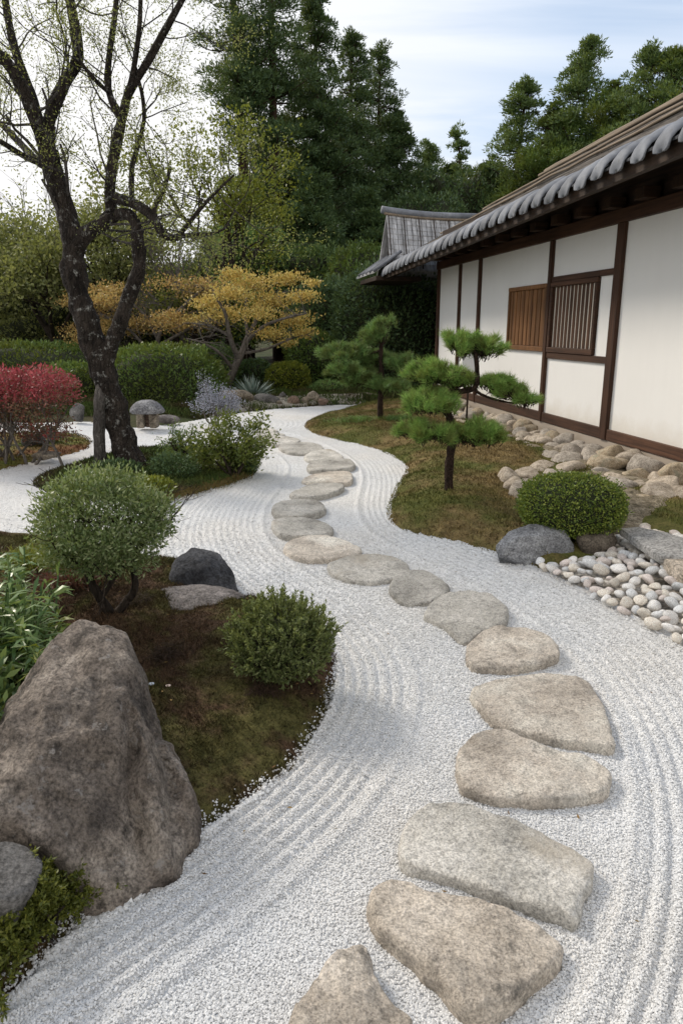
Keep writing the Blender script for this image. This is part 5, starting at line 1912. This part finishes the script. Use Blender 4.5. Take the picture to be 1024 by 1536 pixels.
# ---- cloud pruned pines
def needle_pad(mb, tw, c, rx, ry, rz, rng, ntuft, nl=34, L=.10, W=.0035, top=.75):
    """a flattened cushion of needle tufts, needles fanning upwards and outwards"""
    ns = max(9, int(ntuft / 16))
    sub = []
    for q in range(ns):
        a = rng.random() * 2 * PI
        r = math.sqrt(rng.random())
        wob = 1 + .18 * math.sin(a * 3 + c[0] * 7) + .12 * math.sin(a * 5 + c[2] * 9)
        sub.append((a, r * wob, math.sqrt(max(0, 1 - r * r)) * rz * rng.uniform(-.15, .95), rng.uniform(.75, 1.15)))
    for a, r, hz, tall in sub:
        e_ = c + np.array((math.cos(a) * r * rx, math.sin(a) * r * ry, hz))
        o_ = c + np.array((0, 0, -.35 * rz))
        tw.tube(spline([o_, (o_ + e_) / 2 - np.array((0, 0, .12 * rz)), e_], 5), [.008, .007, .006, .005, .004], 4, cap=False)
    for q in range(ntuft):
        a, r, hz, tall = sub[q % ns]
        jit_ = rng.normal(0, 1, 3) * np.array((rx, ry, rz * 1.2)) * .15
        p = c + np.array((math.cos(a) * r * rx, math.sin(a) * r * ry, hz)) + jit_
        a += rng.normal(0, .25)
        d = unit(np.array((math.cos(a) * r * .9, math.sin(a) * r * .9, top)) + rng.normal(0, .22, 3))
        tw.tube([p - d * L * .8, p], [.004, .003], 3, cap=False)
        n = nl
        f = rng.uniform(-.35, .25, n)
        A = d * rng.uniform(.5, 1.3, n)[:, None] + unit(rng.normal(size=(n, 3))) * .75
        P = p + d * (f * L)[:, None]
        A = unit(A)
        Ln = rng.uniform(.7, 1.1, n)[:, None] * L
        S = unit(np.cross(A, rng.normal(size=(n, 3)))) * W
        V = np.stack((P - S, P + S, P + A * Ln), 1).reshape(-1, 3)
        mb.add(V, np.arange(n * 3).reshape(-1, 3))


def cloud_pine(base, trunk_paths, pads, label, seed, mat, L, W, dens):
    rg = np.random.default_rng(seed)
    t = thing('cloud_pruned_pine', base, label, 'pine tree')
    tr = MB()
    for P, r0, r1 in trunk_paths:
        q = spline(P, 22)
        tr.tube(q, np.linspace(r0, r1, 22) * (1 + .06 * np.sin(np.arange(22) * 1.7)), 10, .22, seed, 22)
    tr.build('trunk', B_PINE, t)
    for c, rx, ry, rz in pads:
        m, tw = MB(), MB()
        nt = int(dens * rx * ry * 1000)
        needle_pad(m, tw, np.array(c), rx, ry, rz, rg, nt, 34, L, W)
        p = m.build('needle_pad', mat, t, False)
        tw.build('twigs', B_PINE, p)


b = lbank(673, 735, RIGHT_BANK)
Yp = b[1]
k = px2m(b)
A_ = lambda u, v, dy=0: at(u, v, Yp + dy)
cloud_pine(b, [([b - WUP * .05, A_(673, 700), A_(677, 665), A_(675, 632), A_(668, 612, .03), A_(662, 606, .06)], .045, .036),
               ([A_(675, 625), A_(662, 607, .03), A_(672, 592, .08), A_(695, 586, .1), A_(713, 580, .1), A_(715, 555, .12), A_(712, 525, .12)], .034, .020),
               ([A_(713, 585, .1), A_(722, 592, .1), A_(745, 600, .05), A_(775, 606, 0)], .016, .008),
               ([A_(710, 565, .1), A_(690, 560, .05), A_(660, 562, 0)], .018, .009), ([A_(676, 640), A_(655, 640, -.06), A_(630, 645, -.1)], .018, .009), ([A_(676, 642), A_(705, 640, -.05), A_(735, 645, -.08)], .018, .009),
               ([A_(670, 595, .08), A_(650, 600, 0), A_(625, 605, -.05)], .018, .009)],
           [(A_(690, 524, .10), .15, .17, .15), (A_(722, 526, .12), .16, .16, .13),
            (A_(655, 564, .08), .23, .20, .12), (A_(642, 608, -.06), .24, .22, .13), (A_(692, 574, .12), .17, .16, .10),
            (A_(737, 578, .10), .16, .14, .07), (A_(770, 592, .03), .14, .13, .06), (A_(790, 602, .0), .09, .09, .045),
            (A_(640, 652, -.10), .21, .20, .11), (A_(690, 657, -.10), .20, .19, .10), (A_(728, 654, -.08), .20, .19, .13)],
           'near cloud pruned pine with a crooked trunk and needle cushions before the house wall', 51, L_NEEDLE, .085, .0026, 7.6)
b = lbank(570, 632, RIGHT_BANK)
Yp = b[1]
cloud_pine(b, [([b - WUP * .05, A_(570, 605), A_(572, 570), A_(571, 530), A_(574, 500, .05)], .052, .030), ([A_(571, 560), A_(550, 558), A_(525, 560)], .02, .012), ([A_(572, 545), A_(590, 548)], .018, .01),
               ([A_(571, 525), A_(545, 535, .1), A_(515, 545, .1)], .02, .01)],
           [(A_(577, 508, .05), .29, .32, .24), (A_(518, 535, .10), .34, .34, .17), (A_(520, 562, -.05), .36, .34, .17), (A_(550, 572, 0), .30, .3, .16), (A_(592, 547, .1), .25, .3, .19),
            (A_(575, 580, -.1), .34, .32, .14), (A_(552, 545, .3), .3, .3, .2)],
           'far cloud pruned pine with a straight dark trunk and soft rounded cushions', 52, L_NEEDLE2, .12, .0048, 2.1)
for u, v, w_, lb in ((538, 632, 34, 'low grassy tuft at the left of the far pine trunk'), (598, 630, 26, 'small grassy tuft at the right of the far pine trunk')):
    b = lbank(u, v, RIGHT_BANK); k = px2m(b)
    sh = thing('grass_tuft', b, lb, 'grass tuft')
    m = MB(); n = 1500
    P = b + rng.normal(0, 1, (n, 3)) * (w_ * k * .42, w_ * k * .22, 0)
    P[:, 2] = b[2] - .01
    blades(P, rng.normal(0, .45, (n, 3)) + (0, 0, 1), rng.uniform(.08, .2, n), .007, .35, rng, m)
    m.build('foliage', L_NEEDLE2, sh, False)

# ================================================================== TREES AND HEDGES
rng = np.random.default_rng(90)

# ---- the gnarled tree on the centre island
gb = lbank(185, 697, CENTRE_BANK)
GY = gb[1]
gt = thing('gnarled_tree', gb, 'old gnarled tree with two fused lichen spotted trunks and thin airy foliage', 'tree')
kk_ = lambda Y: (Y * CS) / F
tr = MB()
limb_ends = []


def limb(path, w0, w1, mbx=None, rough=.20, sides=14, n=None, add=True, power=1.0):
    """path of (u, v, depth offset); widths in photo pixels"""
    P = np.array([at(u, v, GY + dy) for u, v, dy in path])
    n = n or max(14, len(path) * 7)
    q = spline(P, n)
    w = np.linspace(0, 1, n) ** power
    r = (w0 + (w1 - w0) * w) / 2 * GY / F * .90
    (mbx or tr).tube(q, r, sides, rough, 7, 7.0)
    if add:
        limb_ends.append((q, r))
    return q


limb([(198, 708, -.02), (190, 675, 0), (180, 642, .02), (169, 602, .02), (156, 562, .02), (141, 520, .0), (126, 470, .0), (114, 420, 0), (109, 385, 0), (113, 362, 0)], 45, 35, rough=.34, add=False, n=70)
limb([(113, 380, 0), (106, 345, .02), (95, 305, .05), (82, 262, .05), (73, 228, .05)], 33, 29)
# flare at the foot
for (u, v, dy, w) in ((222, 706, -.12, 20), (200, 716, -.25, 20), (206, 700, .25, 22)):
    limb([(190, 662, 0), ((190 + u) / 2 + 6, 690, dy * .5), (u, v + 5, dy)], 24, 8, add=False, n=12)
# the limb that goes over and drops back to the fork
limb([(112, 375, 0), (128, 352, -.05), (150, 338, -.08), (175, 322, -.08)], 26, 18)
limb([(172, 325, -.08), (190, 322, -.15), (204, 336, -.2), (207, 365, -.2), (209, 400, -.18), (198, 432, -.12), (186, 470, -.08), (172, 505, -.03), (160, 540, 0), (157, 580, 0)], 16, 27, rough=.34, n=60, add=False)
# upper limbs
limb([(75, 232, .05), (72, 190, .05), (90, 138, .1), (112, 100, .15), (118, 78, .15), (112, 35, .2), (103, -15, .25), (98, -80, .3)], 20, 13)
limb([(72, 235, .05), (58, 190, -.1), (30, 125, -.3), (8, 90, -.4), (-25, 60, -.5)], 23, 12)
limb([(62, 200, 0), (50, 150, .2), (24, 78, .3), (10, 10, .4), (2, -60, .5)], 17, 9)
limb([(68, 248, .05), (52, 238, .2), (28, 212, .5), (0, 185, .7), (-40, 160, .9)], 14, 8)
limb([(66, 246, .05), (38, 235, -.3), (0, 212, -.6), (-50, 190, -.9)], 10, 6)
limb([(168, 318, -.08), (165, 285, -.08), (170, 240, -.08), (183, 178, -.05)], 17, 15)
limb([(183, 182, -.05), (165, 142, .05), (162, 110, .1), (166, 70, .15), (174, 10, .2), (178, -60, .3)], 12, 7)
limb([(165, 140, .05), (145, 122, -.2), (128, 102, -.3), (118, 88, -.35)], 7, 4)
limb([(183, 182, -.05), (194, 138, -.15), (222, 92, -.25), (252, 38, -.35), (278, -10, -.45), (300, -60, -.5)], 14, 7)
limb([(194, 140, -.15), (203, 90, -.3), (210, 30, -.4), (212, -50, -.45)], 9, 5)
limb([(198, 300, -.1), (198, 255, .1), (206, 222, .15), (216, 180, .2), (213, 140, .2), (200, 95, .25)], 9, 5)
limb([(173, 296, -.08), (198, 304, -.25), (226, 322, -.4), (243, 348, -.5), (262, 357, -.55), (276, 344, -.6), (300, 314, -.7), (330, 282, -.8), (352, 262, -.85)], 17, 2)
limb([(243, 345, -.5), (232, 315, -.4), (246, 285, -.35), (256, 250, -.3)], 8, 4)
limb([(262, 356, -.55), (290, 352, -.4), (320, 350, -.3), (345, 338, -.2)], 7, 3)
tr.build('trunk', B_GNARL, gt)
t2 = MB()
limb([(151, 704, -.12), (150, 670, -.12), (149, 640, -.12), (150, 605, -.11), (153, 580, -.06), (157, 560, .0), (162, 540, .10)], 20, 18, t2, .24, 14, 50, False)
t2.build('second_trunk', B_GNARL_PALE, gt)
# fine shoots and leaves
tw, tips = MB(), []
for q, r in limb_ends:
    n = len(q)
    L = np.linalg.norm(np.diff(q, axis=0), axis=1).sum()
    for s in range(max(4, int(L * 6.0))):
        i = int(rng.uniform(.25, 1) * (n - 1))
        d = unit(rng.normal(size=3)) + np.array((0, 0, .25)) + unit(q[min(i + 1, n - 1)] - q[max(i - 1, 0)]) * .6
        grow(tw, tips, q[i], d, rng.uniform(.35, .85), max(.007, r[i] * .22), 2, rng, (2, 3), .35, .03, .8, .62, 5)
tw.build('twigs', B_GNARL_PALE, gt)
tip_leaves(tips, 8, .030, .012, rng, .055, .1, 'foliage', L_SPRING, gt, .5)


# ---- broad leaved background trees
def leafy_tree(name, base, H, Wd, label, mat, seed, lev=3, per=6, leaf=(.12, .06), nst=1, bark=None, cat='tree', th=.12, kids=(3, 4), up=.08, spread=.85, jit=.12, first=.42, group=None, lean=(0, 0)):
    rg = np.random.default_rng(seed)
    t = thing(name, base, label, cat, group)
    st, tips = MB(), []
    for q in range(nst):
        d = np.array((rg.normal(0, .18) + lean[0], rg.normal(0, .18) + lean[1], 1.0))
        b = base + np.array((rg.normal(0, .1 * (nst > 1)), rg.normal(0, .1 * (nst > 1)), -.15))
        P = spline([b, b + unit(d) * H * first * .5 + rg.normal(0, .03 * H, 3) * (1, 1, 0), b + unit(d) * H * first], 10)
        st.tube(P, np.linspace(th, th * .7, 10), 9, .2, seed, 5)
        for z in range(kids[1] + 2):
            a = 2 * PI * z / (kids[1] + 2) + rg.uniform(-.4, .4)
            el = rg.uniform(.35, 1.4)
            dd = np.array((math.cos(a) * Wd / H * 1.4, math.sin(a) * Wd / H * 1.4, el))
            grow(st, tips, P[-1 - rg.integers(0, 4)], dd, H * (1 - first) * rg.uniform(.5, .72), th * .5, lev - 1, rg, kids, .3, up, spread, .66, 6)
    st.build('trunk', bark or B_DARK, t)
    tip_leaves(tips, per, leaf[0], leaf[1], rg, jit, .05, 'crown', mat, t, .4)
    return t


# golden maple: leaning pale trunk, flat tiers of small leaves
def tiers(mt, mats_tiers, parent, seed, name='crown'):
    rg = np.random.default_rng(seed)
    m = MB()
    for (u, v, Y, rx, rz, n) in mats_tiers:
        c = at(u, v, Y)
        crown_leaves(c, (rx, rx * .9, rz), int(n * .90), .068, .036, rg, int(u + v), .05, .30, 2.6, .25, .2, None, m, .25, .30)
    return m.build(name, mt, parent, False)


b = at(336, 588, 16.6)
mt_ = thing('golden_maple', b, 'small golden leaved maple with a leaning pale trunk and tiered crown', 'tree')
Y = 16.6
st = MB()
k = px2m(b)
mp = [([(336, 592, 0), (348, 560, 0), (360, 535, 0), (372, 505, .1)], 9, 6), ([(358, 540, 0), (345, 505, -.3), (338, 470, -.4), (320, 440, -.5)], 6, 2), ([(372, 508, .1), (390, 470, .3), (410, 450, .4), (440, 440, .5)], 5, 2),
      ([(368, 515, .1), (395, 490, -.3), (425, 478, -.5), (460, 470, -.6)], 4, 1.5), ([(372, 505, .1), (368, 465, .4), (375, 430, .5)], 4, 1.5), ([(350, 555, 0), (330, 530, -.4), (305, 515, -.5), (280, 508, -.6)], 4, 1.5),
      ([(362, 530, 0), (395, 525, .2), (420, 515, .2), (445, 505, .2)], 3.5, 1.2), ([(345, 505, -.3), (318, 490, -.3), (290, 485, -.3)], 3, 1.2)]
mtips = []
for path, w0, w1 in mp:
    P = spline([at(u, v, Y + dy) for u, v, dy in path], 14)
    st.tube(P, np.linspace(w0, w1, 14) * k * .5 * 1.5, 7, .15, 3, 8)
    for s in range(7):
        i = rng.integers(4, 14)
        grow(st, mtips, P[i], np.array((rng.normal(0, 1), rng.normal(0, 1), rng.uniform(-.1, .5))), .55, .010, 1, rng, (3, 4), .3, .02, .9, .6, 4)
st.build('trunk', B_GREY, mt_)
tl = []
for (u, v, r_, n_) in ((375, 425, .62, 1100), (430, 418, .50, 800), (405, 450, .66, 1000), (455, 445, .42, 650), (345, 440, .55, 900), (335, 470, .55, 700), (440, 480, .55, 800), (405, 500, .50, 480), (455, 500, .35, 420),
                       (350, 410, .4, 560), (310, 455, .4, 560), (385, 470, .6, 620), (470, 425, .22, 200), (430, 515, .3, 240), (300, 480, .4, 320)):
    tl.append((u, v, Y + rng.normal(0, .5), r_ * .85, r_ * .30, int(n_ * 1.15)))
tiers(L_GOLD, tl, mt_, 5)
# bronze maple behind and to its left
b = at(225, 575, 18.5)
mt_ = thing('bronze_maple', b, 'bronze yellow maple with fine bare twigs behind the clipped hedge', 'tree')
Y = 18.5
st = MB()
for path, w0, w1 in [([(228, 600, 0), (232, 540, 0), (240, 500, 0), (255, 460, .2)], 9, 4), ([(238, 510, 0), (215, 470, .2), (180, 445, .4)], 6, 2), ([(245, 490, 0), (280, 455, -.2), (310, 430, -.2)], 6, 2), ([(232, 545, 0), (200, 500, -.2), (150, 470, -.3)], 5, 2),
                     ([(236, 520, 0), (290, 490, -.4), (320, 480, -.5)], 5, 2)]:
    P = spline([at(u, v, Y + dy) for u, v, dy in path], 12)
    st.tube(P, np.linspace(w0, w1, 12) * px2m(b) * .55, 7, .15, 3, 8)
    tp = []
    for s in range(11):
        i = rng.integers(3, 12)
        grow(st, tp, P[i], np.array((rng.normal(0, 1), rng.normal(0, .6), rng.uniform(-.1, .6))), .75, .011, 2, rng, (3, 3), .3, .02, .9, .6, 4)
st.build('trunk', B_GREY, mt_)
tl = []
for q in range(24):
    u = rng.uniform(120, 330)
    v = 418 + .0016 * (u - 250) ** 2 + rng.uniform(0, 85)
    tl.append((u, v, Y + rng.normal(0, .6), rng.uniform(.40, .75), rng.uniform(.14, .24), 520))
tl += [(120, 440, Y, .35, .12, 300), (105, 455, Y, .3, .1, 240), (155, 490, Y - .3, .5, .2, 420)]
tiers(L_BRONZE, tl, mt_, 6)


# ---- clipped hedges and shrubs
def hedge(name, c, rad, label, mat, seed, n, L, W, lo=.84, amp=.10, cat='hedge', corescale=.86, upb=.35, squarish=2.6, ragged=.03, sc=3.0):
    rg = np.random.default_rng(seed)
    c = np.array(c, float)
    rad = np.array(rad, float)
    base = np.array((c[0], c[1], c[2] - rad[2] * .9))
    t = thing(name, base, label, cat)
    U, Fc = ICO[4]
    sq = lambda U: 1 / (np.abs(U) ** squarish).sum(1) ** (1 / squarish)
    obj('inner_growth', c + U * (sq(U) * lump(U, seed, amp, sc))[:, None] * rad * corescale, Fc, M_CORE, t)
    U = unit(rg.normal(size=(n, 3)) * np.array((1, 1, 1)))
    r = rg.uniform(lo, 1.0, n) ** .6 * (1 + rg.normal(0, ragged, n))
    P = c + U * (sq(U) * lump(U, seed, amp, sc) * r)[:, None] * rad
    A = U * .6 + rg.normal(0, .5, (n, 3)) + (0, 0, upb)
    m = MB()
    leaves(P, A, rg.uniform(.7, 1.3, n) * L, rg.uniform(.8, 1.2, n) * W, rg, m)
    m.build('foliage', mat, t, False)
    return t


def hedge_px(name, u, vt, vb, wpx, Y, dep, label, mat, seed, n, L, W, **kw):
    top, bot = at(u, vt, Y), at(u, vb, Y)
    k = Y * CS / F
    hedge(name, (top[0], Y, (top[2] + bot[2]) / 2), (wpx / 2 * k, dep, (top[2] - bot[2]) / 2), label, mat, seed, n, L, W, **kw)


hedge_px('clipped_hedge', 245, 518, 655, 180, 15.5, 1.0, 'long rounded bright green hedge between the gnarled trunk and the golden maple', L_HEDGE, 201, 15000, .085, .035)
hedge_px('clipped_hedge', 40, 514, 640, 330, 17.6, 1.0, 'long flat topped hedge behind the red shrub', L_HEDGE, 202, 16000, .09, .04)
hedge_px('clipped_hedge', 318, 518, 620, 90, 18.0, .8, 'darker green hedge end between the bright hedge and the maple trunk', L_MID, 203, 9000, .085, .04)
hedge_px('round_shrub', 112, 545, 645, 90, 15.9, .7, 'mid green rounded shrub right behind the gnarled trunk', L_HEDGE, 204, 8000, .08, .035, cat='shrub')
hedge_px('round_shrub', 432, 545, 605, 66, 17.6, .6, 'yellow green rounded shrub above the shore rocks', L_YG, 205, 7000, .07, .035, cat='shrub')
hedge_px('round_shrub', 468, 500, 600, 80, 19.0, .8, 'mid green upright shrub behind the yellow green rounded one', L_HEDGE, 206, 9000, .08, .04, cat='shrub', amp=.18)
hedge_px('round_shrub', 490, 572, 602, 56, 17.4, .5, 'small blue green shrub at the right end of the shore rocks', L_SILVER if False else L_NEEDLE2, 207, 4500, .06, .02, cat='shrub', amp=.2)
hedge_px('round_shrub', 380, 540, 610, 60, 18.5, .6, 'dark green shrub behind the silver spiky plant', L_DARK, 208, 5000, .08, .04, cat='shrub')
hedge_px('tall_hedge', 590, 395, 610, 180, 19.5, 1.4, 'tall dark evergreen hedge at the far corner of the house', L_DARK, 209, 24000, .11, .05, amp=.10)
hedge_px('tall_hedge', 500, 420, 600, 130, 21.0, 1.2, 'tall dark evergreen hedge behind the golden maple crown', L_DARK, 210, 18000, .11, .05, amp=.16)
hedge_px('round_shrub', 545, 372, 520, 110, 23.5, 1.4, 'bright tipped evergreen shrub under the raised roof gable', L_HEDGE, 211, 14000, .11, .05, cat='shrub', amp=.22)
hedge_px('round_shrub', 380, 345, 500, 120, 25.5, 1.6, 'blue green feathery conifer shrub above the golden maple', L_NEEDLE2, 212, 14000, .16, .05, cat='shrub', amp=.30)
hedge_px('round_shrub', 470, 375, 520, 130, 25.0, 1.6, 'dark green spreading shrub at the foot of the tall conifers', L_MID, 213, 14000, .14, .06, cat='shrub', amp=.28)
hedge_px('round_shrub', 625, 300, 480, 150, 29.0, 2.0, 'broad dark evergreen shrub behind the tall dark hedge', L_DARK, 214, 16000, .15, .07, cat='shrub', amp=.28)
hedge_px('round_shrub', 60, 440, 560, 190, 23.0, 1.5, 'pale olive bushy shrub behind the flat topped hedge', L_PALE, 215, 12000, .12, .05, cat='shrub', amp=.30)
hedge_px('round_shrub', -40, 405, 560, 170, 26.0, 1.5, 'dark shrub at the left edge behind the hedges', L_DARK, 216, 10000, .13, .06, cat='shrub', amp=.3)
hedge_px('round_shrub', 215, 400, 540, 220, 25.0, 1.5, 'dull olive shrub behind the bronze maple', L_PALE, 217, 14000, .13, .05, cat='shrub', amp=.3)
hedge_px('round_shrub', 300, 395, 520, 130, 24.0, 1.3, 'dark thicket between the bronze and the golden maple crowns', L_DARK, 218, 10000, .13, .06, cat='shrub', amp=.3)
# round shrubs at the house's far side
hedge_px('round_shrub', 690, 270, 420, 170, 33.0, 2.0, 'dark evergreen shrub behind the house roof gable', L_DARK, 219, 13000, .18, .08, cat='shrub', amp=.3)


# ---- conifers
def conifer(name, base, H, label, mat, seed, Wd, h0=.12, prof=None, nb=121, per=62, card=(.135, .042), clump=.42, bark=None, twin=False, droop=.05, cat='conifer', sparse=1.0, group=None, upw=.3):
    rg = np.random.default_rng(seed)
    t = thing(name, base, label, cat, group)
    st, m = MB(), MB()
    stems = [np.zeros(3)] if not twin else [np.array((-.55, 0, 0)), np.array((.6, .3, 0))]
    prof = prof or (lambda f: (1 - f) ** .75)
    for so_ in stems:
        hh = H * (1 if so_[0] <= 0 else .93)
        P = spline([base + so_ + (0, 0, -.4), base + so_ + np.array((rg.normal(0, .1), rg.normal(0, .1), hh * .5)), base + so_ + np.array((rg.normal(0, .25), rg.normal(0, .25), hh))], 24)
        r0 = max(.10, H * .016)
        st.tube(P, np.linspace(r0, .03, 24), 9, .12, seed, 3)
        for q in range(nb if not twin else int(nb * .62)):
            f = h0 + (1 - h0) * (rg.random() ** .85)
            i = f * 23
            p = P[int(i)] + (P[min(int(i) + 1, 23)] - P[int(i)]) * (i - int(i))
            a = rg.random() * 2 * PI
            tap = min(1.0, (1 - f) / .30) ** .8
            L = Wd * prof(f) * tap * rg.uniform(.35, 1.08) + .10
            d = np.array((math.cos(a), math.sin(a), rg.uniform(-droop * 3, .35)))
            e = p + d * L
            mid = p + d * L * .55 + np.array((0, 0, -.06 * L))
            bp = spline([p, mid, e + np.array((0, 0, upw * .3 * L))], 6)
            st.tube(bp, np.linspace(.035, .010, 6), 4, cap=False)
            nc = max(1, int(L / (clump * .9)))
            for z in range(nc):
                g = (z + 1) / nc if nc > 1 else .9
                c = p + (e - p) * g + np.array((0, 0, upw * .3 * L * g * g)) + rg.normal(0, .12, 3)
                s = clump * rg.uniform(.7, 1.25) * (1 if g > .4 else .8) * (.45 + .55 * tap)
                n = int(per * 2.9 * rg.uniform(.7, 1.3) * (.4 + .6 * tap))
                U = unit(rg.normal(size=(n, 3)))
                U[:, 2] = np.where(U[:, 2] < -.3, -U[:, 2] * .6, U[:, 2])
                r = rg.random(n) ** .45
                Pn = c + U * r[:, None] * (s, s, s * .85)
                A = U * .8 + rg.normal(0, .4, (n, 3)) + np.array((0, 0, upw)) + np.array((d[0], d[1], 0)) * .3
                leaves(Pn, A, rg.uniform(.7, 1.3, n) * card[0], rg.uniform(.8, 1.2, n) * card[1], rg, m)
        # leader
        n = 160
        Pn = P[-1] + rg.normal(0, 1, (n, 3)) * (.07, .07, .0) - np.array((0, 0, 1.0)) * rg.random((n, 1)) * .9
        leaves(Pn, rg.normal(0, .5, (n, 3)) + (0, 0, .8), card[0], card[1], rg, m)
    st.build('trunk', bark or B_RED, t)
    m.build('crown', mat, t, False)
    return t


def base_at(u, Y, v=600):
    x = at(u, v, Y)[0]
    return np.array((x, Y, float(ground_h(np.array([[x, Y]]))[0])))


def top_h(v, b):
    return at(512, v, b[1])[2] - b[2] - .35


def con(u, v, Y, label, mat, seed, Wd, **kw):
    b = base_at(u, Y, v + 60)
    return conifer('conifer', b, top_h(v, b), label, mat, seed, Wd, **kw)


irregular = lambda f: .55 + .45 * math.sin(f * 9) ** 2 - .35 * max(0, f - .8) / .2
column = lambda f: min(1.0, 1.5 * (1 - f) + .22)
con(372, -330, 27.0, 'tallest dark conifer with two bare trunks at the left of the clump', L_DARK, 301, 1.41, h0=.18, prof=irregular, nb=252, per=62, clump=.48, twin=True)
con(425, 190, 29.5, 'dark conifer of middling height wedged between the tall ones', L_DARK, 302, 1.72, prof=column, nb=180, per=70)
con(480, -25, 29.0, 'tall narrow dark conifer second from the left of the clump', L_DARK, 303, 1.35, h0=.10, prof=lambda f: 1.0 if f < .75 else .75, nb=236, per=66, clump=.40)
con(528, 40, 31.0, 'tall thin topped dark conifer with open upper branches', L_DARK, 304, 1.27, h0=.08, prof=lambda f: 1.15 - .5 * f, nb=206, per=52, clump=.40)
con(560, 62, 32.5, 'dark conifer with sparse see-through crown top right of the clump', L_DARK, 305, 1.23, h0=.1, prof=lambda f: 1.2 - .45 * f, nb=180, per=48, clump=.40)
con(598, 165, 33.0, 'dark conifer sloping down at the right side of the clump', L_DARK, 306, 1.79, prof=column, nb=191, per=66)
con(638, 205, 36.0, 'rounded dark green conifer left of the lone spiky tree', L_MID, 307, 1.56, prof=column, nb=139, per=66, clump=.48)
con(697, 182, 34.0, 'lone slim spiky conifer standing free against the sky', L_MID, 308, 0.71, h0=.3, prof=lambda f: 1.1 - .75 * f, nb=106, per=30, clump=.26, card=(.16, .045), upw=.7)
con(738, 235, 33.0, 'small bushy conifer at the left foot of the right hand wood', L_MID, 309, 1.49, prof=column, nb=121, per=66)
con(775, 112, 31.5, 'slender leafy topped conifer at the left of the right hand wood', L_MID, 310, 1.70, prof=lambda f: 1.15 - .7 * f, nb=174, per=56, clump=.40)
con(830, 150, 30.0, 'broad green conifer in front of the tallest right hand tree', L_HEDGE, 311, 2.33, prof=lambda f: 1.1 - .6 * f, nb=174, per=68, clump=.48)
con(872, 48, 30.5, 'tallest conifer of the right hand wood behind the house roof', L_MID, 312, 2.26, prof=lambda f: 1.2 - .85 * f, nb=217, per=56, clump=.48)
con(925, 110, 29.0, 'rounded green conifer right of the tallest one behind the roof', L_HEDGE, 313, 2.16, prof=lambda f: 1.1 - .6 * f, nb=174, per=66, clump=.48)
con(978, 58, 28.0, 'feathery topped conifer near the right edge behind the roof', L_MID, 314, 2.16, prof=lambda f: 1.15 - .75 * f, nb=190, per=56, clump=.46)
con(1030, 62, 27.5, 'green conifer at the right edge behind the roof ridge', L_HEDGE, 315, 2.24, prof=lambda f: 1.1 - .5 * f, nb=174, per=60, clump=.48)
con(1090, 80, 29.0, 'dark conifer beyond the right edge of the view', L_MID, 316, 2.40, prof=column, nb=139, per=60)
con(455, 250, 26.5, 'short dark conifer in front of the tall clump', L_DARK, 317, 1.56, prof=column, nb=139, per=70)
con(560, 270, 27.5, 'short dark conifer in front of the sparse topped one', L_DARK, 318, 1.56, prof=column, nb=139, per=70)
con(340, 290, 30.0, 'dark conifer low at the left of the two bare trunks', L_DARK, 319, 1.43, prof=column, nb=104, per=60)
con(665, 235, 37.0, 'dark conifer directly behind the lone spiky one', L_DARK, 320, 1.69, prof=column, nb=121, per=66, clump=.48)

# ---- looser trees behind on the left
for (u, v, Y, Wd, lb, mt, sd, per, lf) in ((150, 265, 21.0, 2.4, 'pale olive broad leaved tree behind the gnarled trunk', L_PALE, 401, 9, (.13, .065)),
                                           (40, 335, 26.0, 2.6, 'dull dark tree low at the left edge of the view', L_DARK, 402, 9, (.14, .07)),
                                           (250, 240, 20.0, 2.2, 'thin yellow green tree with half bare twigs right of the gnarled tree', L_SPRING, 403, 2, (.10, .045)),
                                           (322, 60, 22.0, .75, 'tall slim yellow green tree against the dark twin trunks', L_YG, 404, 5, (.12, .06)),
                                           (285, 325, 19.5, 1.6, 'bushy yellow tinged tree above the bronze maple', L_YG, 405, 5, (.11, .05)),
                                           (190, 200, 26.0, 2.6, 'pale airy tree seen through the limbs of the gnarled one', L_SPRING, 406, 1, (.12, .05)),
                                           (60, 200, 24.0, 2.6, 'pale twiggy tree behind the left limbs of the gnarled tree', L_SPRING, 407, 1, (.11, .05)),
                                           (85, 290, 21.5, 2.2, 'pale olive tree low at the left of the gnarled trunk', L_PALE, 408, 8, (.12, .06)),
                                           (-60, 290, 22.0, 2.4, 'dark broad leaved tree beyond the left edge', L_DARK, 409, 7, (.14, .07))):
    b = base_at(u, Y, v + 80)
    leafy_tree('broadleaf_tree', b, top_h(v, b) * (.80 if mt in (L_SPRING, L_YG) else .98), Wd * .85, lb, mt, sd, 4, per, lf, 1, B_GREY if mt is L_SPRING else B_DARK, th=.13, kids=(3, 4), spread=.8, jit=.16)
